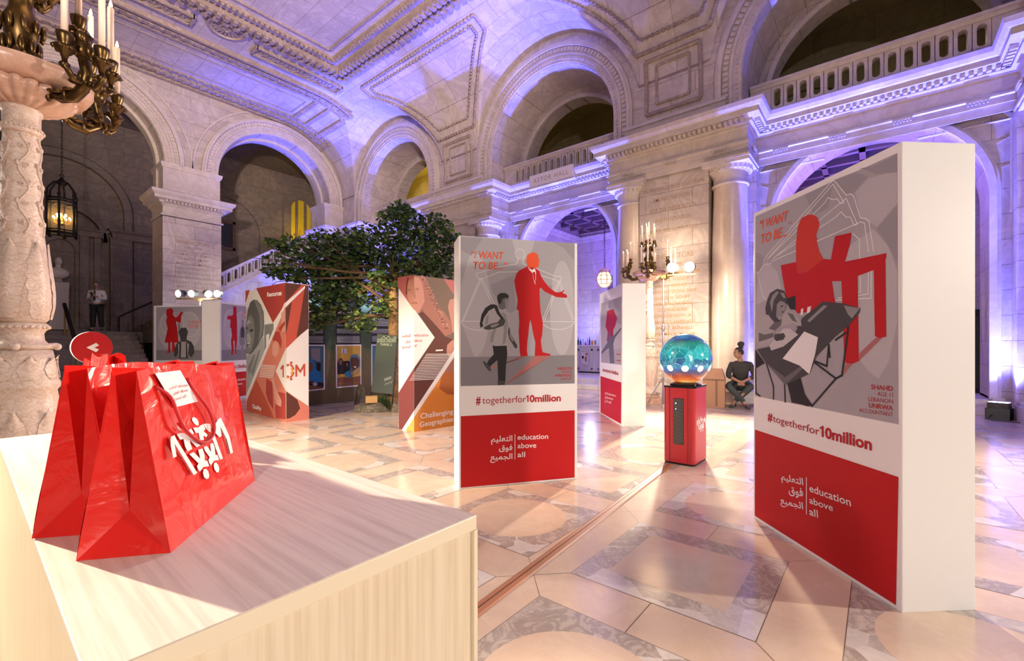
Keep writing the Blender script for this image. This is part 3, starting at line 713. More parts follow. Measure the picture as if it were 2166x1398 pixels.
# ------------------------------------------------------------------ poster panels
WHITE = mat('panel_white', (0.86, 0.84, 0.82), .35)
PGREY = mat('print_grey', (0.40, 0.375, 0.40), .4); PGREY2 = mat('print_light_grey', (0.50, 0.475, 0.50), .4); PGREY3 = mat('print_mid_grey', (0.33, 0.31, 0.335), .4)
PDARK = mat('print_floor_grey', (0.24, 0.225, 0.245), .4); PRED = mat('print_red', (0.52, 0.012, 0.014), .38); PREDS = mat('print_shade_red', (0.42, 0.16, 0.15), .4)
PORAN = mat('print_orange', (0.80, 0.10, 0.035), .4); PWHITE = mat('print_white', (0.85, 0.83, 0.82), .4); PBLACK = mat('print_black', (0.02, 0.016, 0.018), .4)
PB = [mat('print_tone_%s' % n, (v, v*.95, v*.96), .4) for n, v in (('coal', .03), ('dark', .07), ('middle', .15), ('soft', .28), ('pale', .42), ('paper', .55))]
PTAG = mat('print_crimson', (0.48, 0.02, 0.03), .4); PWARM = mat('print_wine', (.30,.03,.03), .4)

def zz(pts, x0, y0, s): return [(x0+x/s, y0+y/s) for x, y in pts]
def boxthing(name, label, cat, A, B, H, T, group=None, m=None, bevel=.004):
    """upright box standing on the floor: front face from A (left, as seen) to B, thickness T away from the viewer"""
    A, B = Vector((A[0], A[1], 0)), Vector((B[0], B[1], 0)); u = (B-A).normalized(); L = (B-A).length
    t = thing(name, label, cat, A, math.atan2(u.y, u.x), group)
    mb = MB(); mb.box((0,0,0), (L,T,H)); mb.build('body', m or WHITE, t, bevel=bevel)
    inv = Matrix.Translation(A) @ Matrix.Rotation(math.atan2(u.y, u.x), 4, 'Z'); inv.invert()
    F = Face(A, u, t, inv); F.L = L; F.H = H; F.T = T; return t, F
def fpix(x, y): p = pix(x, y, Z=0); return (p.x, p.y)
AR = ("ﻢﻴﻠﻌﺘﻟﺍ", "ﻕﻮﻓ", "ﻊﻴﻤﺠﻟﺍ")
def eaa(F, a, b, k, m, m2=None, d=.003):
    """two-language wordmark: a = position of the dividing bar, b = middle height, k = line pitch"""
    for i, (ar, en) in enumerate(zip(AR, ("education", "above", "all"))):
        F.text('arabic_lettering', ar, a-.10*k*1.6, b+k*(.72-i)-.02, k*.62, m, d, align='RIGHT', bold=.012)
        F.text('latin_lettering', en, a+.16*k, b+k*(.72-i), k*.60, m, d, bold=.008)
    F.rect('divider', a-.012*k-.03*k, b-k*1.55, a+.012*k-.03*k, b+k*1.35, m, d)
def ell(cx, cy, rx, ry, n=28, a0=0, a1=2*PI): return [(cx+rx*math.cos(a0+(a1-a0)*i/n), cy+ry*math.sin(a0+(a1-a0)*i/n)) for i in range(n if abs(a1-a0-2*PI) < 1e-6 else n+1)]

# --- middle panel: suited man and walking boy
t, F = boxthing('poster_panel', 'white poster panel with a red suited man and a boy carrying a backpack', 'display panel', fpix(970.5, 1034.5), fpix(1221, 1013), 2.29, .30)
Z = lambda p: zz(p, 940, 480, 2.4533)
F.poly('poster_ground', Z([(84,48),(676,84),(676,812),(84,826)]), PGREY, .0008, px=True)
F.poly('poster_floor', Z([(84,676),(676,665),(676,812),(84,826)]), PDARK, .0012, px=True)
F.poly('ground_shapes', [Z(q) for q in ([(165,60)]+ell(160,405,78,268,24,-PI/2,PI/2)+ell(160,405,78,268,24,PI/2,3*PI/2)[:0]+[(155,668)]+[(88,500),(88,300),(120,180)], ell(610,420,62,245,30), [(350,65),(470,72),(440,170),(380,170)])], PGREY2, .0010, px=True)
F.poly('ground_shades', [Z(q) for q in ([(240,300),(360,250),(370,430),(345,450),(320,430),(250,340)], [(490,330),(560,300),(545,470),(505,470)], [(86,50),(200,56),(140,150),(86,120)], [(560,78),(675,85),(675,180),(620,110)])], PGREY3, .0011, px=True)
beam = [(165,240),(185,238),(260,212),(355,195),(375,192),(385,160)]+ell(392,140,25,25,20,2.2,7.1)+[(408,192),(430,200),(500,225),(580,258),(598,255),(607,262),(605,275),(592,283),(575,275),(480,245),(385,232),(280,235),(200,268),(180,270),(166,255),(165,240)]
F.line('scales_outline', [Z(q) for q in (beam, [(185,268),(90,490)], [(192,268),(98,488)], [(185,268),(280,470)], [(194,264),(288,460)], ell(180,490,92,45,20,0,PI), [(88,490),(275,490)], [(590,285),(510,480)], [(598,285),(520,485)], [(590,285),(665,485)], [(600,280),(672,480)], ell(590,490,82,42,20,0,PI), [(508,490),(672,492)])], .004, PWHITE, .0016, px=True)
F.poly('cast_shadow', [Z(q) for q in ([(318,818),(470,669),(552,668),(322,808)], [(243,735),(395,672),(432,669),(245,722)])], PREDS, .0018, px=True)
man = [(437,140),(455,132),(475,135),(485,145),(487,160),(494,178),(489,185),(490,200),(485,210),(470,212),(492,228),(498,247),(505,262),(520,285),(545,315),(575,338),(590,340),(610,335),(620,326),(622,332),(612,342),(632,350),(638,362),(632,368),(605,366),(580,364),(555,352),(520,335),(500,315),(493,325),(495,380),(496,400),(501,450),(511,500),(507,560),(500,590),(505,630),(510,650),(530,655),(550,660),(549,668),(468,669),(470,640),(472,600),(462,560),(451,500),(445,480),(440,510),(435,560),(430,600),(428,640),(432,669),(395,671),(391,650),(388,600),(385,540),(388,490),(384,430),(374,430),(380,380),(370,330),(362,280),(372,245),(385,228),(425,208),(430,200),(424,175),(428,150)]
F.poly('man_silhouette', Z(man), PRED, .0022, px=True, label='red silhouette of a man in a suit')
F.poly('man_head_tint', Z([(437,140),(455,132),(475,135),(485,145),(487,160),(494,178),(489,185),(490,200),(485,210),(470,212),(432,210),(424,175),(428,150)]), PORAN, .0024, px=True)
F.poly('shirt', [Z(q) for q in ([(430,204),(442,225),(457,240),(460,262),(470,300),(474,270),(475,235),(468,214),(455,224),(440,214)],)], PWHITE, .0026, px=True)
F.poly('tie', Z([(457,236),(470,232),(473,250),(471,290),(463,270)]), PRED, .0028, px=True)
boy = lambda nm, p, m, d, **k: F.poly(nm, [Z(q) for q in p], m, d, px=True, **k)
boy('boy_trousers', [[(250,612),(322,612),(326,660),(319,720),(316,800),(312,818),(280,816),(277,760),(275,690),(240,720),(235,738),(213,722),(230,690),(256,660)]], PB[0], .0030)
boy('boy_shoes', [[(198,695),(210,698),(235,724),(244,746),(230,747),(207,718)], [(276,795),(313,800),(314,820),(276,821)]], PB[1], .0031)
boy('boy_backpack', [[(262,402),(240,402),(212,420),(192,455),(183,505),(188,524),(205,512),(235,440),(268,418)]], PB[0], .0029)
boy('boy_shirt', [[(258,420),(275,425),(310,430),(326,450),(336,470),(341,500),(331,540),(323,616),(262,618),(231,608),(236,560),(240,522),(206,522),(196,500),(206,470),(230,435)]], PB[4], .0031)
boy('boy_shirt_folds', [[(300,440),(320,455),(330,500),(318,600),(300,612),(308,540)], [(240,560),(260,520),(268,530),(250,600),(238,600)], [(215,470),(230,450),(226,500),(210,510)]], PB[3], .0032)
boy('boy_arms', [[(205,520),(240,503),(275,494),(292,474),(308,474),(316,488),(306,512),(262,528),(225,534),(205,530)], [(335,515),(346,560),(364,592),(378,615),(376,628),(366,630),(352,606),(336,580),(328,545)]], PB[1], .0034)
boy('boy_arm_light', [[(240,510),(275,500),(285,505),(262,520),(240,522)], [(338,530),(345,562),(360,592),(352,594),(338,568)]], PB[3], .0035)
boy('boy_strap', [[(262,403),(274,410),(284,440),(306,474),(298,482),(272,450),(258,418)]], PB[0], .0035)
boy('boy_head', [[(288,362),(330,362),(332,385),(329,405),(320,420),(302,430),(285,424),(278,405),(282,380)]], PB[2], .0033)
boy('boy_face_light', [[(312,378),(330,376),(331,392),(324,412),(314,418),(316,400)]], PB[3], .0035)
boy('boy_hair', [[(273,372),(275,355),(290,343),(315,343),(332,354),(334,368),(318,366),(300,374),(296,392),(288,400),(279,396)]], PB[0], .0036)
def slog(F, lines, m=PORAN):
    for (txt, x0, y0, x1, y1, yt) in lines: F.tpx('slogan', txt, x0, y0, x1, y1, yt, m, d=.0025, shear=.18, bold=.012)
def ten_million(F, x0, y0, x1, y1, yt, m):
    x0 -= 2; dx, dy = (x1-x0)*.075, (y1-y0)*.075
    a, b = F.px(x0, y0); c, e = F.px(x0+dx, y0+dy); h = F.px(x0, yt)[1]-b; w = c-a; s = (e-b)/max(w, 1e-6)
    F.poly('hashtag', [(a+p*w, b+q*h+s*p*w) for p, q in ((.52,0),(1,0),(1,1.0),(.62,1.0),(.45,.88),(.05,.82),(.05,.68),(.52,.72))], m, .0025)
    F.tpx('hashtag', "0million", x0+(x1-x0)*.105, y0+(y1-y0)*.105, x1, y1, yt+(y1-y0)*.105, m, d=.0025, bold=.03)
X = lambda x: 940+x/2.4533
Y_ = lambda y: 480+y/2.4533
slog(F, (("“I WANT", X(140), Y_(162), X(308), Y_(168), Y_(122)), ("TO BE...”", X(150), Y_(217), X(326), Y_(222), Y_(178))))
for (txt, x0, y, yt, b) in (("NELSON", 588, 741, 727, .012), ("BRAZIL", 610, 757, 745, -.006), ("APRENDIZ", 570, 777, 763, .012), ("LAWYER", 602, 794, 782, -.006)):
    F.tpx('credit', txt, X(x0), Y_(y), X(662), Y_(y-1), Y_(yt), PTAG, d=.0025, bold=b)
F.tpx('hashtag', "#", X(164), Y_(919), X(188), Y_(918), Y_(877), PTAG, d=.0025, bold=.03)
F.tpx('hashtag', "togetherfor", X(196), Y_(917), X(424), Y_(909), Y_(880), PTAG, d=.0025)
ten_million(F, X(428), Y_(909), X(604), Y_(903), Y_(872), PTAG)
F.poly('red_band', Z([(85,982),(676,951),(676,1300),(85,1353)]), PRED, .0012, px=True)
def wordmark_px(F, xbar, rows, ybar, xa0, m, fx, fy, d=.0026):
    for ar, en, (ya, yb, ex1, ax0, dy) in zip(AR, ("education", "above", "all"), rows):
        F.tpx('arabic_lettering', ar, fx(ax0), fy(ya-dy*(xbar-ax0)), fx(xbar-14), fy(ya), fy(ya-dy*(xbar-ax0)-30), m, d=d, bold=.012)
        F.tpx('latin_lettering', en, fx(xbar+13), fy(yb), fx(ex1), fy(yb+dy*(ex1-xbar-13)), fy(yb-28), m, d=d, bold=.008)
    F.line('divider', [(fx(xbar), fy(ybar[0])), (fx(xbar), fy(ybar[1]))], .005, m, d, px=True)
wordmark_px(F, 366, ((1110,1104,538,242,-.035),(1157,1148,476,283,-.035),(1203,1194,418,238,-.035)), (1076,1204), 0, PWHITE, X, Y_)

# --- big right panel: girl at a desk, woman with a laptop
t, F = boxthing('poster_panel', 'white poster panel with a red woman at a laptop and girl writing', 'display panel', fpix(1594, 1095.5), fpix(1908.5, 1297), 2.29, .38)
Z = lambda p: zz(p, 1580, 300, 2.3294)
F.poly('poster_ground', Z([(43,367),(741,55),(747,1392),(40,1252)]), PGREY, .0008, px=True)
F.poly('ground_shapes', [Z(q) for q in ([(450,600),(520,500),(625,430),(700,520),(742,640),(740,900),(700,1080),(650,1168),(600,1130),(560,1080),(500,900)], [(100,590),(150,640),(170,720),(60,800),(45,800),(60,640)], [(535,250),(600,180),(741,140),(742,300),(640,420),(560,370)])], PGREY2, .0010, px=True)
F.poly('ground_shades', [Z(q) for q in ([(625,120),(741,60),(741,150),(640,160),(560,130)], [(285,260),(400,205),(430,190),(400,330),(330,360)], [(640,430),(742,310),(742,600),(690,500)], [(43,540),(90,570),(60,640),(43,640)], [(425,190),(530,150),(600,170),(530,250),(490,262)])], PGREY3, .0011, px=True)
F.line('building_outline', [Z(q) for q in ([(85,580),(95,565),(410,205),(428,190),(440,200),(490,262),(512,256),(528,270),(560,375),(585,378),(602,390),(625,540)], [(100,580),(425,208),(480,300),(462,305),(445,280),(425,285),(400,275),(385,300),(110,570)], [(130,575),(490,278),(545,405),(530,412),(510,370),(490,372),(465,345),(440,370),(150,560)], [(120,590),(560,395),(580,400),(600,540)], [(85,580),(85,605),(120,600)], [(520,450),(555,480),(560,740),(470,760)], [(615,600),(612,770),(440,780)], [(600,640),(598,750),(450,770)], [(50,640),(80,760),(95,780)], [(85,605),(55,650)])], .0045, PWHITE, .0016, px=True)
F.poly('cast_shadow', [Z(q) for q in ([(553,1080),(556,1040),(640,962),(668,966)], [(470,1158),(520,1094),(490,1087)])], PREDS, .0018, px=True)
F.poly('woman_silhouette', Z([(243,592),(243,500),(250,430),(258,400),(272,375),(300,360),(325,358),(348,372),(357,395),(357,420),(345,450),(342,462),(347,478),(345,490),(358,540),(378,577),(415,580),(435,465),(517,447),(510,500),(485,590),(560,575),(688,548),(688,572),(682,577),(625,632),(545,662),(467,686),(420,687),(432,770),(440,800),(330,835),(250,845),(195,765),(175,660),(168,608)]), PRED, .0020, px=True, label='red silhouette of a seated woman with a laptop')
F.poly('woman_tint', Z([(243,592),(243,500),(250,430),(258,400),(272,375),(300,360),(325,358),(348,372),(357,395),(357,420),(345,450),(342,462),(347,478),(345,490),(358,540),(378,577),(300,640),(250,650)]), mat('print_vermilion', (.60,.045,.025), .4), .0022, px=True)
F.poly('desk_legs', [Z(q) for q in ([(626,630),(684,574),(688,960),(655,967),(632,957)], [(467,684),(547,660),(553,1080),(520,1094),(482,1086)])], PRED, .0021, px=True, label='red desk legs')
F.poly('chair_gaps', [Z(q) for q in ([(300,815),(318,808),(312,840),(296,845)], [(268,825),(280,820),(276,850),(266,855)])], PWHITE, .0023, px=True)
g = lambda nm, p, m, d, **k: F.poly(nm, [Z(q) for q in p], m, d, px=True, **k)
F.line('school_desk_legs', [Z(q) for q in ([(500,905),(500,930),(470,1150),(440,1166),(325,1080)], [(405,1000),(395,1105),(330,1078)], [(440,1166),(322,1302)], [(490,940),(440,975)], [(95,1085),(132,1205),(132,1266)], [(187,1195),(190,1280)], [(44,1120),(46,1238),(66,1252)], [(405,1010),(410,1060)])], .012, PB[0], .0030, px=True)
g('girl_legs', [[(200,1190),(262,1148),(288,1245),(326,1300),(300,1303),(272,1294),(222,1284),(212,1240)], [(42,1020),(90,1090),(44,1118)], [(225,1170),(240,1230),(230,1240)]], PB[0], .0030)
g('school_desk_top', [[(275,868),(375,787),(470,795),(562,820),(556,842),(510,900),(435,962),(345,1056),(310,1143),(190,1198),(92,1085),(50,1022),(120,1008),(240,940)]], PB[1], .0032)
g('desk_edge', [[(92,1085),(190,1160),(330,1060),(345,1056),(190,1198)]], PB[2], .0033)
g('desk_sheen', [[(480,806),(560,820),(520,870),(500,850)], [(300,880),(380,805),(400,808),(310,890)]], PB[3], .0034)
g('chair_back', [[(190,775),(240,757),(243,828),(215,825)]], PB[0], .0029)
g('girl_coat', [[(96,850),(120,848),(140,885),(175,872),(192,828),(240,845),(268,878),(272,912),(250,905),(235,892),(175,912),(138,932),(136,976),(120,1002),(60,1014),(46,960),(55,892)]], PB[4], .0034)
g('coat_folds', [[(60,940),(90,950),(130,940),(136,960),(95,975),(60,985)], [(140,885),(176,872),(170,905),(140,930),(110,920)], [(200,840),(230,850),(250,890),(225,880)]], PB[2], .0035)
g('girl_hijab', [[(96,852),(93,818),(100,788),(115,746),(150,724),(184,734),(200,768),(199,800),(187,792),(168,782),(150,800),(146,862),(166,885),(140,890),(122,872),(108,852)]], PB[1], .0036)
g('hijab_folds', [[(115,790),(128,755),(150,735),(160,740),(135,780),(125,840)], [(165,742),(185,745),(195,770),(180,768)]], PB[3], .0037)
g('girl_face', [[(150,800),(168,783),(190,790),(197,806),(187,838),(168,858),(146,862)]], PB[3], .0036)
g('girl_eyes', [[(168,808),(180,806),(180,812),(168,814)], [(172,836),(184,834),(180,842)]], PB[0], .0038)
g('sleeve_cuff', [[(248,908),(268,906),(292,932),(280,948),(255,942)], [(140,948),(185,942),(192,958),(182,975),(148,982),(136,972)]], PB[1], .0037)
g('note_paper', [[(112,1003),(180,922),(215,918),(255,950),(182,1008),(122,1028)]], PB[5], .0036)
g('hanging_paper', [[(178,1068),(285,934),(353,963),(340,1040),(310,1145),(262,1102)]], PWHITE, .0038, label='white sheet hanging over the printed desk edge')
X = lambda x: 1580+x/2.3294
Y_ = lambda y: 300+y/2.3294
slog(F, (("“I WANT", X(64), Y_(432), X(205), Y_(384), Y_(388)), ("TO BE...", X(70), Y_(502), X(198), Y_(462), Y_(455)), ("”", X(206), Y_(417), X(222), Y_(411), Y_(400))))
for (txt, x0, y0, y1, yt, b) in (("SHAHD", 614, 1218, 1228, 1194, .012), ("AGE 11", 645, 1252, 1258, 1229, -.006), ("LEBANON", 600, 1276, 1290, 1255, -.006), ("UNRWA", 602, 1308, 1324, 1284, .012), ("ACCOUNTANT", 555, 1330, 1354, 1310, -.006)):
    F.tpx('credit', txt, X(x0), Y_(y0), X(721), Y_(y1), Y_(yt), PTAG, d=.0025, bold=b)
X = lambda x: 1580+x/2.418
Y_ = lambda y: 820+y/2.418
Z = lambda p: zz(p, 1580, 820, 2.418)
F.tpx('hashtag', "#", X(107), Y_(164), X(130), Y_(173), Y_(122), PTAG, d=.0025, bold=.03)
F.tpx('hashtag', "togetherfor", X(134), Y_(173), X(372), Y_(244), Y_(136), PTAG, d=.0025)
ten_million(F, X(378), Y_(248), X(640), Y_(320), Y_(192), PTAG)
F.poly('red_band', Z([(42,214),(776,457),(763,1112),(41,655)]), PRED, .0012, px=True)
for ar, y0, y1, x0, yt in ((AR[0],468,498,177,436), (AR[1],540,557,216,500), (AR[2],588,622,173,556)):
    F.tpx('arabic_lettering', ar, X(x0), Y_(y0), X(290), Y_(y1), Y_(yt), PWHITE, d=.0026, bold=.012)
for en, y0, y1, x1, yt in (("education",530,607,534,492), ("above",590,632,443,556), ("all",650,665,366,612)):
    F.tpx('latin_lettering', en, X(322), Y_(y0), X(x1), Y_(y1), Y_(yt), PWHITE, d=.0026, bold=.008)
F.line('divider', [(X(306), Y_(460)), (X(306), Y_(645))], .006, PWHITE, .0026, px=True)

# --- small panel behind the globe, and the two by the far pier
t, F = boxthing('poster_panel', 'white poster panel with a leaping dancer, standing beside the red globe pedestal', 'display panel', fpix(1268.5, 872), fpix(1316.5, 902), 2.29, .38)
Z = lambda p: zz(p, 1262, 580, 4.2364)
F.poly('poster_ground', Z([(40,262),(225,197),(222,812),(40,790)]), PGREY2, .0008, px=True)
F.poly('ground_shades', [Z(q) for q in ([(150,225),(224,200),(222,450),(150,420)], [(40,700),(222,660),(222,812),(40,790)])], PGREY, .001, px=True)
F.poly('dancer_silhouette', [Z(q) for q in ([(95,330),(150,310),(185,395),(165,470),(148,500),(150,545),(110,610),(92,600),(100,520),(80,470)],)], PRED, .0016, px=True)
F.poly('dancer', [Z(q) for q in ([(40,700),(105,600),(110,520),(122,510),(128,560),(160,545),(220,475),(220,495),(165,570),(150,620),(160,800),(120,800),(110,660),(50,712)],)], PB[2], .002, px=True)
F.tpx('hashtag', "#togetherfor10million", 1262+55/4.2364, 580+868/4.2364, 1262+195/4.2364, 580+905/4.2364, 580+838/4.2364, PTAG, d=.0025, bold=.02)
F.poly('red_band', Z([(35,912),(222,970),(219,1342),(35,1238)]), PRED, .0012, px=True)
F.tpx('latin_lettering', "education", 1286.5, 580+1080/4.2364, 1303, 580+1098/4.2364, 580+1060/4.2364, PWHITE, d=.0025)
F.tpx('latin_lettering', "above", 1287, 580+1115/4.2364, 1297, 580+1128/4.2364, 580+1095/4.2364, PWHITE, d=.0025)
F.tpx('latin_lettering', "all", 1287, 580+1152/4.2364, 1293, 580+1160/4.2364, 580+1132/4.2364, PWHITE, d=.0025)
for ar, y in zip(AR, (1070, 1106, 1140)): F.tpx('arabic_lettering', ar, 1279.5, 580+y/4.2364, 1286, 580+(y+8)/4.2364, 580+(y-22)/4.2364, PWHITE, d=.0025)
F.poly('credit', [Z(q) for q in ([(180,712),(216,714),(216,722),(180,720)], [(180,768),(216,771),(216,779),(180,776)])], PTAG, .0025, px=True)

def small_poster(F, art):
    W, H = F.L, F.H
    F.rect('poster_ground', .05*W, .41*H, .95*W, .985*H, PGREY, .001)
    F.rect('poster_floor', .05*W, .41*H, .95*W, .52*H, PDARK, .0015)
    F.poly('ground_shapes', [ell(.3*W, .74*H, .22*W, .2*H), ell(.68*W, .74*H, .22*W, .2*H)], PGREY2, .0013)
    F.line('ring_outline', [ell(.36*W,.80*H,.22*W,.13*H)+[(.58*W,.80*H)], ell(.66*W,.79*H,.22*W,.13*H)+[(.88*W,.79*H)]], .006, PWHITE, .0017)
    art(F, W, H)
    F.text('hashtag', "#togetherfor", .13*W, .325*H, .05*H*.8, PTAG, .0025, w=.40*W)
    F.text('hashtag', "10million", .54*W, .325*H, .05*H*.8, PTAG, .0025, w=.33*W, bold=.025)
    F.rect('red_band', .05*W, .025*H, .95*W, .285*H, PRED, .0012)
    eaa(F, .5*W, .16*H, .045*H, PWHITE)
def art_reader(F, W, H):                          # woman reading, girl in front
    F.poly('woman_silhouette', [(.34*W+x*W, .41*H+.06*H+y*H) for x, y in ((0,0),(.06,.0),(.05,.03),(.08,.04),(.06,.14),(.10,.15),(.12,.03),(.10,.01),(.17,.01),(.15,.05),(.19,.16),(.18,.32),(.17,.40),(.16,.50),(.06,.50),(.06,.42),(.02,.40),(-.10,.40),(-.13,.36),(-.02,.36),(-.04,.28),(0,.27),(.02,.20),(-.01,.14),(.01,.05))], PRED, .0018)
    F.poly('girl_figure', [(.64*W+x*W, .41*H+.03*H+y*H) for x, y in ((.02,0),(.07,0),(.08,.12),(.14,.14),(.12,.22),(.16,.20),(.17,.16),(.19,.17),(.16,.26),(.12,.31),(.10,.34),(.09,.40),(.03,.40),(.03,.34),(-.01,.31),(-.05,.22),(-.05,.15),(-.03,.15),(-.01,.22),(-.04,.13),(.02,.12))], PB[3], .002)
    F.poly('girl_top', [(.64*W+x*W, .41*H+.03*H+y*H) for x, y in ((0,.21),(.11,.21),(.12,.30),(.07,.33),(0,.30))], PB[1], .0022)
    F.text('slogan', "“I WANT", .66*W, .90*H, .032*H, PORAN, .0025, w=.22*W, shear=.18); F.text('slogan', "TO BE...”", .66*W, .86*H, .032*H, PORAN, .0025, w=.24*W, shear=.18)
def art_camera(F, W, H):                          # woman holding up a flask, boy with braces
    F.poly('woman_silhouette', [(.22*W+x*W, .41*H+y*H) for x, y in ((.02,.08),(.10,.08),(.10,.19),(.13,.20),(.14,.09),(.20,.10),(.18,.19),(.26,.19),(.24,.32),(.21,.42),(.30,.40),(.31,.47),(.34,.51),(.32,.53),(.24,.47),(.20,.46),(.15,.49),(.16,.54),(.11,.565),(.03,.55),(.02,.50),(.04,.47),(.02,.42),(.05,.34),(-.01,.19),(.06,.19),(.06,.10))], PRED, .0018)
    F.poly('boy_figure', [(.56*W+x*W, .41*H+y*H) for x, y in ((-.17,.05),(-.13,.03),(-.08,.08),(-.09,.02),(.10,.02),(.10,.07),(.16,.03),(.22,.08),(.21,.15),(.16,.20),(.07,.22),(.08,.26),(.10,.31),(.06,.35),(-.03,.35),(-.08,.31),(-.05,.24),(-.04,.21),(-.12,.18),(-.16,.11))], PB[1], .002)
    F.poly('boy_shirt', [(.56*W+x*W, .41*H+y*H) for x, y in ((-.08,.03),(.09,.03),(.12,.17),(.06,.20),(-.03,.20),(-.09,.17))], PB[4], .0022)
    F.poly('boy_braces', [[(.56*W+x*W, .41*H+y*H) for x, y in q] for q in (((-.07,.03),(-.04,.03),(-.03,.19),(-.06,.19)), ((.06,.03),(.09,.03),(.08,.19),(.06,.19)))], PB[0], .0024)
    F.text('slogan', "“I WANT", .66*W, .80*H, .04*H, PORAN, .0025, w=.26*W, shear=.18); F.text('slogan', "TO BE...”", .66*W, .755*H, .04*H, PORAN, .0025, w=.28*W, shear=.18)
A = (3.70, 11.6); B = (A[0]+.76*1.22, A[1]+.65*1.22*.82)
t, F = boxthing('poster_panel', 'white poster panel with a red reading woman, left of the tower marked Resources', 'display panel', A, (4.62, 12.28), 2.29, .42)
small_poster(F, art_reader)
A = pix(325, 848, t=11.05); B = pix(436, 848, t=10.9)
t, F = boxthing('poster_panel', 'white poster panel with a boy in braces, in front of the inscribed far pier', 'display panel', (A.x, A.y), (B.x+.0, B.y), 2.27, .30)
small_poster(F, art_camera)

# ------------------------------------------------------------------ folded towers
TRED = mat('tower_red', (.40,.055,.045), .42); TBRICK = mat('tower_brick', (.50,.085,.05), .42); TSAL = mat('tower_salmon', (.62,.20,.14), .42); TPINK = mat('tower_pink', (.66,.32,.25), .42)
TBROWN = mat('tower_brown', (.11,.035,.025), .42); TMAROON = mat('tower_maroon', (.17,.045,.045), .42); TPAPER = mat('tower_paper', (.78,.74,.70), .42); TORANGE = mat('tower_orange', (.72,.26,.045), .42)
TAMBER = mat('tower_amber', (.74,.38,.09), .42); TGOLD = mat('tower_gold', (.72,.36,.04), .42); TSKIN = mat('tower_skin', (.50,.23,.17), .42); TSKIN2 = mat('tower_skin_shade', (.34,.14,.10), .42)
TOLIVE = mat('tower_olive', (.17,.11,.08), .42); TROSE = mat('tower_rose', (.45,.13,.12), .42); TGR = [mat('tower_grey_%s' % n, (v*.97, v, v*.97), .42) for n, v in (('dark', .05), ('deep', .12), ('mid', .22), ('soft', .38), ('pale', .55))]
def two_faces(name, label, cat, pl, pc, pr, H, T=.42):
    L, C = Vector((*pl, 0)), Vector((*pc, 0)); u1 = (C-L).normalized(); R_ = Vector((*pr, 0)); u2 = (R_-C).normalized()
    t = thing(name, label, cat, C); mb = MB()
    D = L+(R_-C); P = [L-C, C-C, R_-C, D-C]
    mb.add([(*p.xy, 0) for p in P]+[(*p.xy, H) for p in P], [(0,1,5,4),(1,2,6,5),(2,3,7,6),(3,0,4,7),(4,5,6,7),(3,2,1,0)])
    mb.build('body', TPAPER, t)
    inv = Matrix.Translation(-C)
    return t, Face(L, u1, t, inv), Face(C, u2, t, inv)
pc = fpix(606, 893)
t, F1, F2 = two_faces('display_tower', 'red and white folded display tower marked Resources and Quality, under the tree branches', 'display tower', fpix(521, 868), pc, fpix(653, 886.5), 2.36)
Z = lambda p: zz(p, 510, 580, 4.3667)
p1 = lambda nm, q, m, d, **k: F1.poly(nm, [Z(i) for i in q], m, d, px=True, **k)
p2 = lambda nm, q, m, d, **k: F2.poly(nm, [Z(i) for i in q], m, d, px=True, **k)
p1('red_corner', [[(40,152),(82,145),(40,270)]], TBRICK, .001)
p1('portrait_ground', [[(44,300),(216,460),(300,450),(300,560),(50,1140)]], TGR[4], .001)
p1('window_scene', [[(216,470),(300,455),(300,520),(262,640),(216,760)]], TGR[2], .0012); p1('window_pane', [[(232,560),(262,550),(250,660),(232,700)]], TPAPER, .0014)
p1('girl_scarf', [[(44,470),(62,330),(85,260),(115,235),(150,240),(185,285),(208,350),(214,440),(205,560),(160,650),(110,720),(85,740),(48,730)]], TGR[1], .0014)
p1('scarf_light', [[(120,240),(150,245),(190,310),(208,400),(200,540),(160,640),(175,500),(170,380),(140,290)]], TGR[2], .0016)
p1('girl_face', [[(44,470),(60,410),(90,370),(118,420),(126,520),(120,620),(100,700),(70,735),(47,720)]], TGR[2], .0016); p1('face_light', [[(50,560),(75,540),(95,600),(85,680),(60,660)], [(48,450),(70,420),(95,440),(60,470)]], TGR[3], .0018)
p1('face_dark', [[(82,510),(110,505),(112,530),(84,532)], [(44,490),(58,486),(60,508),(44,512)], [(52,650),(85,640),(80,655),(55,662)]], TGR[0], .002); p1('teeth', [[(54,642),(80,635),(74,650)]], TPAPER, .0022)
p1('scarf_tail', [[(48,760),(110,725),(205,580),(214,700),(170,850),(60,1110),(50,1080)]], TGR[3], .0015); p1('scarf_folds', [[(60,860),(120,740),(135,740),(75,930)], [(90,900),(165,700),(178,700),(110,950)]], TGR[2], .0017)
p1('red_wedge', [[(140,130),(406,78),(410,268),(295,450)]], TRED, .0018)
p1('white_stripe', [[(50,1165),(50,1110),(400,268),(410,262),(410,300)]], TPAPER, .0024)
p1('salmon_field', [[(410,300),(412,700),(322,895),(412,1075),(418,1370),(50,1270),(52,1172)]], TSAL, .0020)
p1('salmon_lower', [[(140,965),(235,1165),(310,1335),(50,1270),(54,1165)]], TBRICK, .0022)
p1('child_dark', [[(290,600),(320,530),(355,530),(378,620),(370,690),(340,620),(320,640)], [(235,960),(290,1000),(300,1250),(250,1170),(230,1100)], [(310,1080),(412,1100),(414,1340),(320,1330)]], TRED, .0024)
p1('child_skin', [[(290,650),(318,610),(345,640),(350,720),(320,770),(290,740)], [(280,970),(305,960),(320,1040),(375,1170),(370,1225),(320,1200),(300,1060)], [(370,360),(408,320),(410,520),(380,540)]], TPINK, .0026)
p1('child_stripe', [[(345,500),(405,430),(408,460),(365,530)]], TRED, .0027)
p1('caption', [[(190-3*i,835+15*i),(325-4*i,845+15*i),(324-4*i,851+15*i),(189-3*i,841+15*i)] for i in range(8)], TPAPER, .0028)
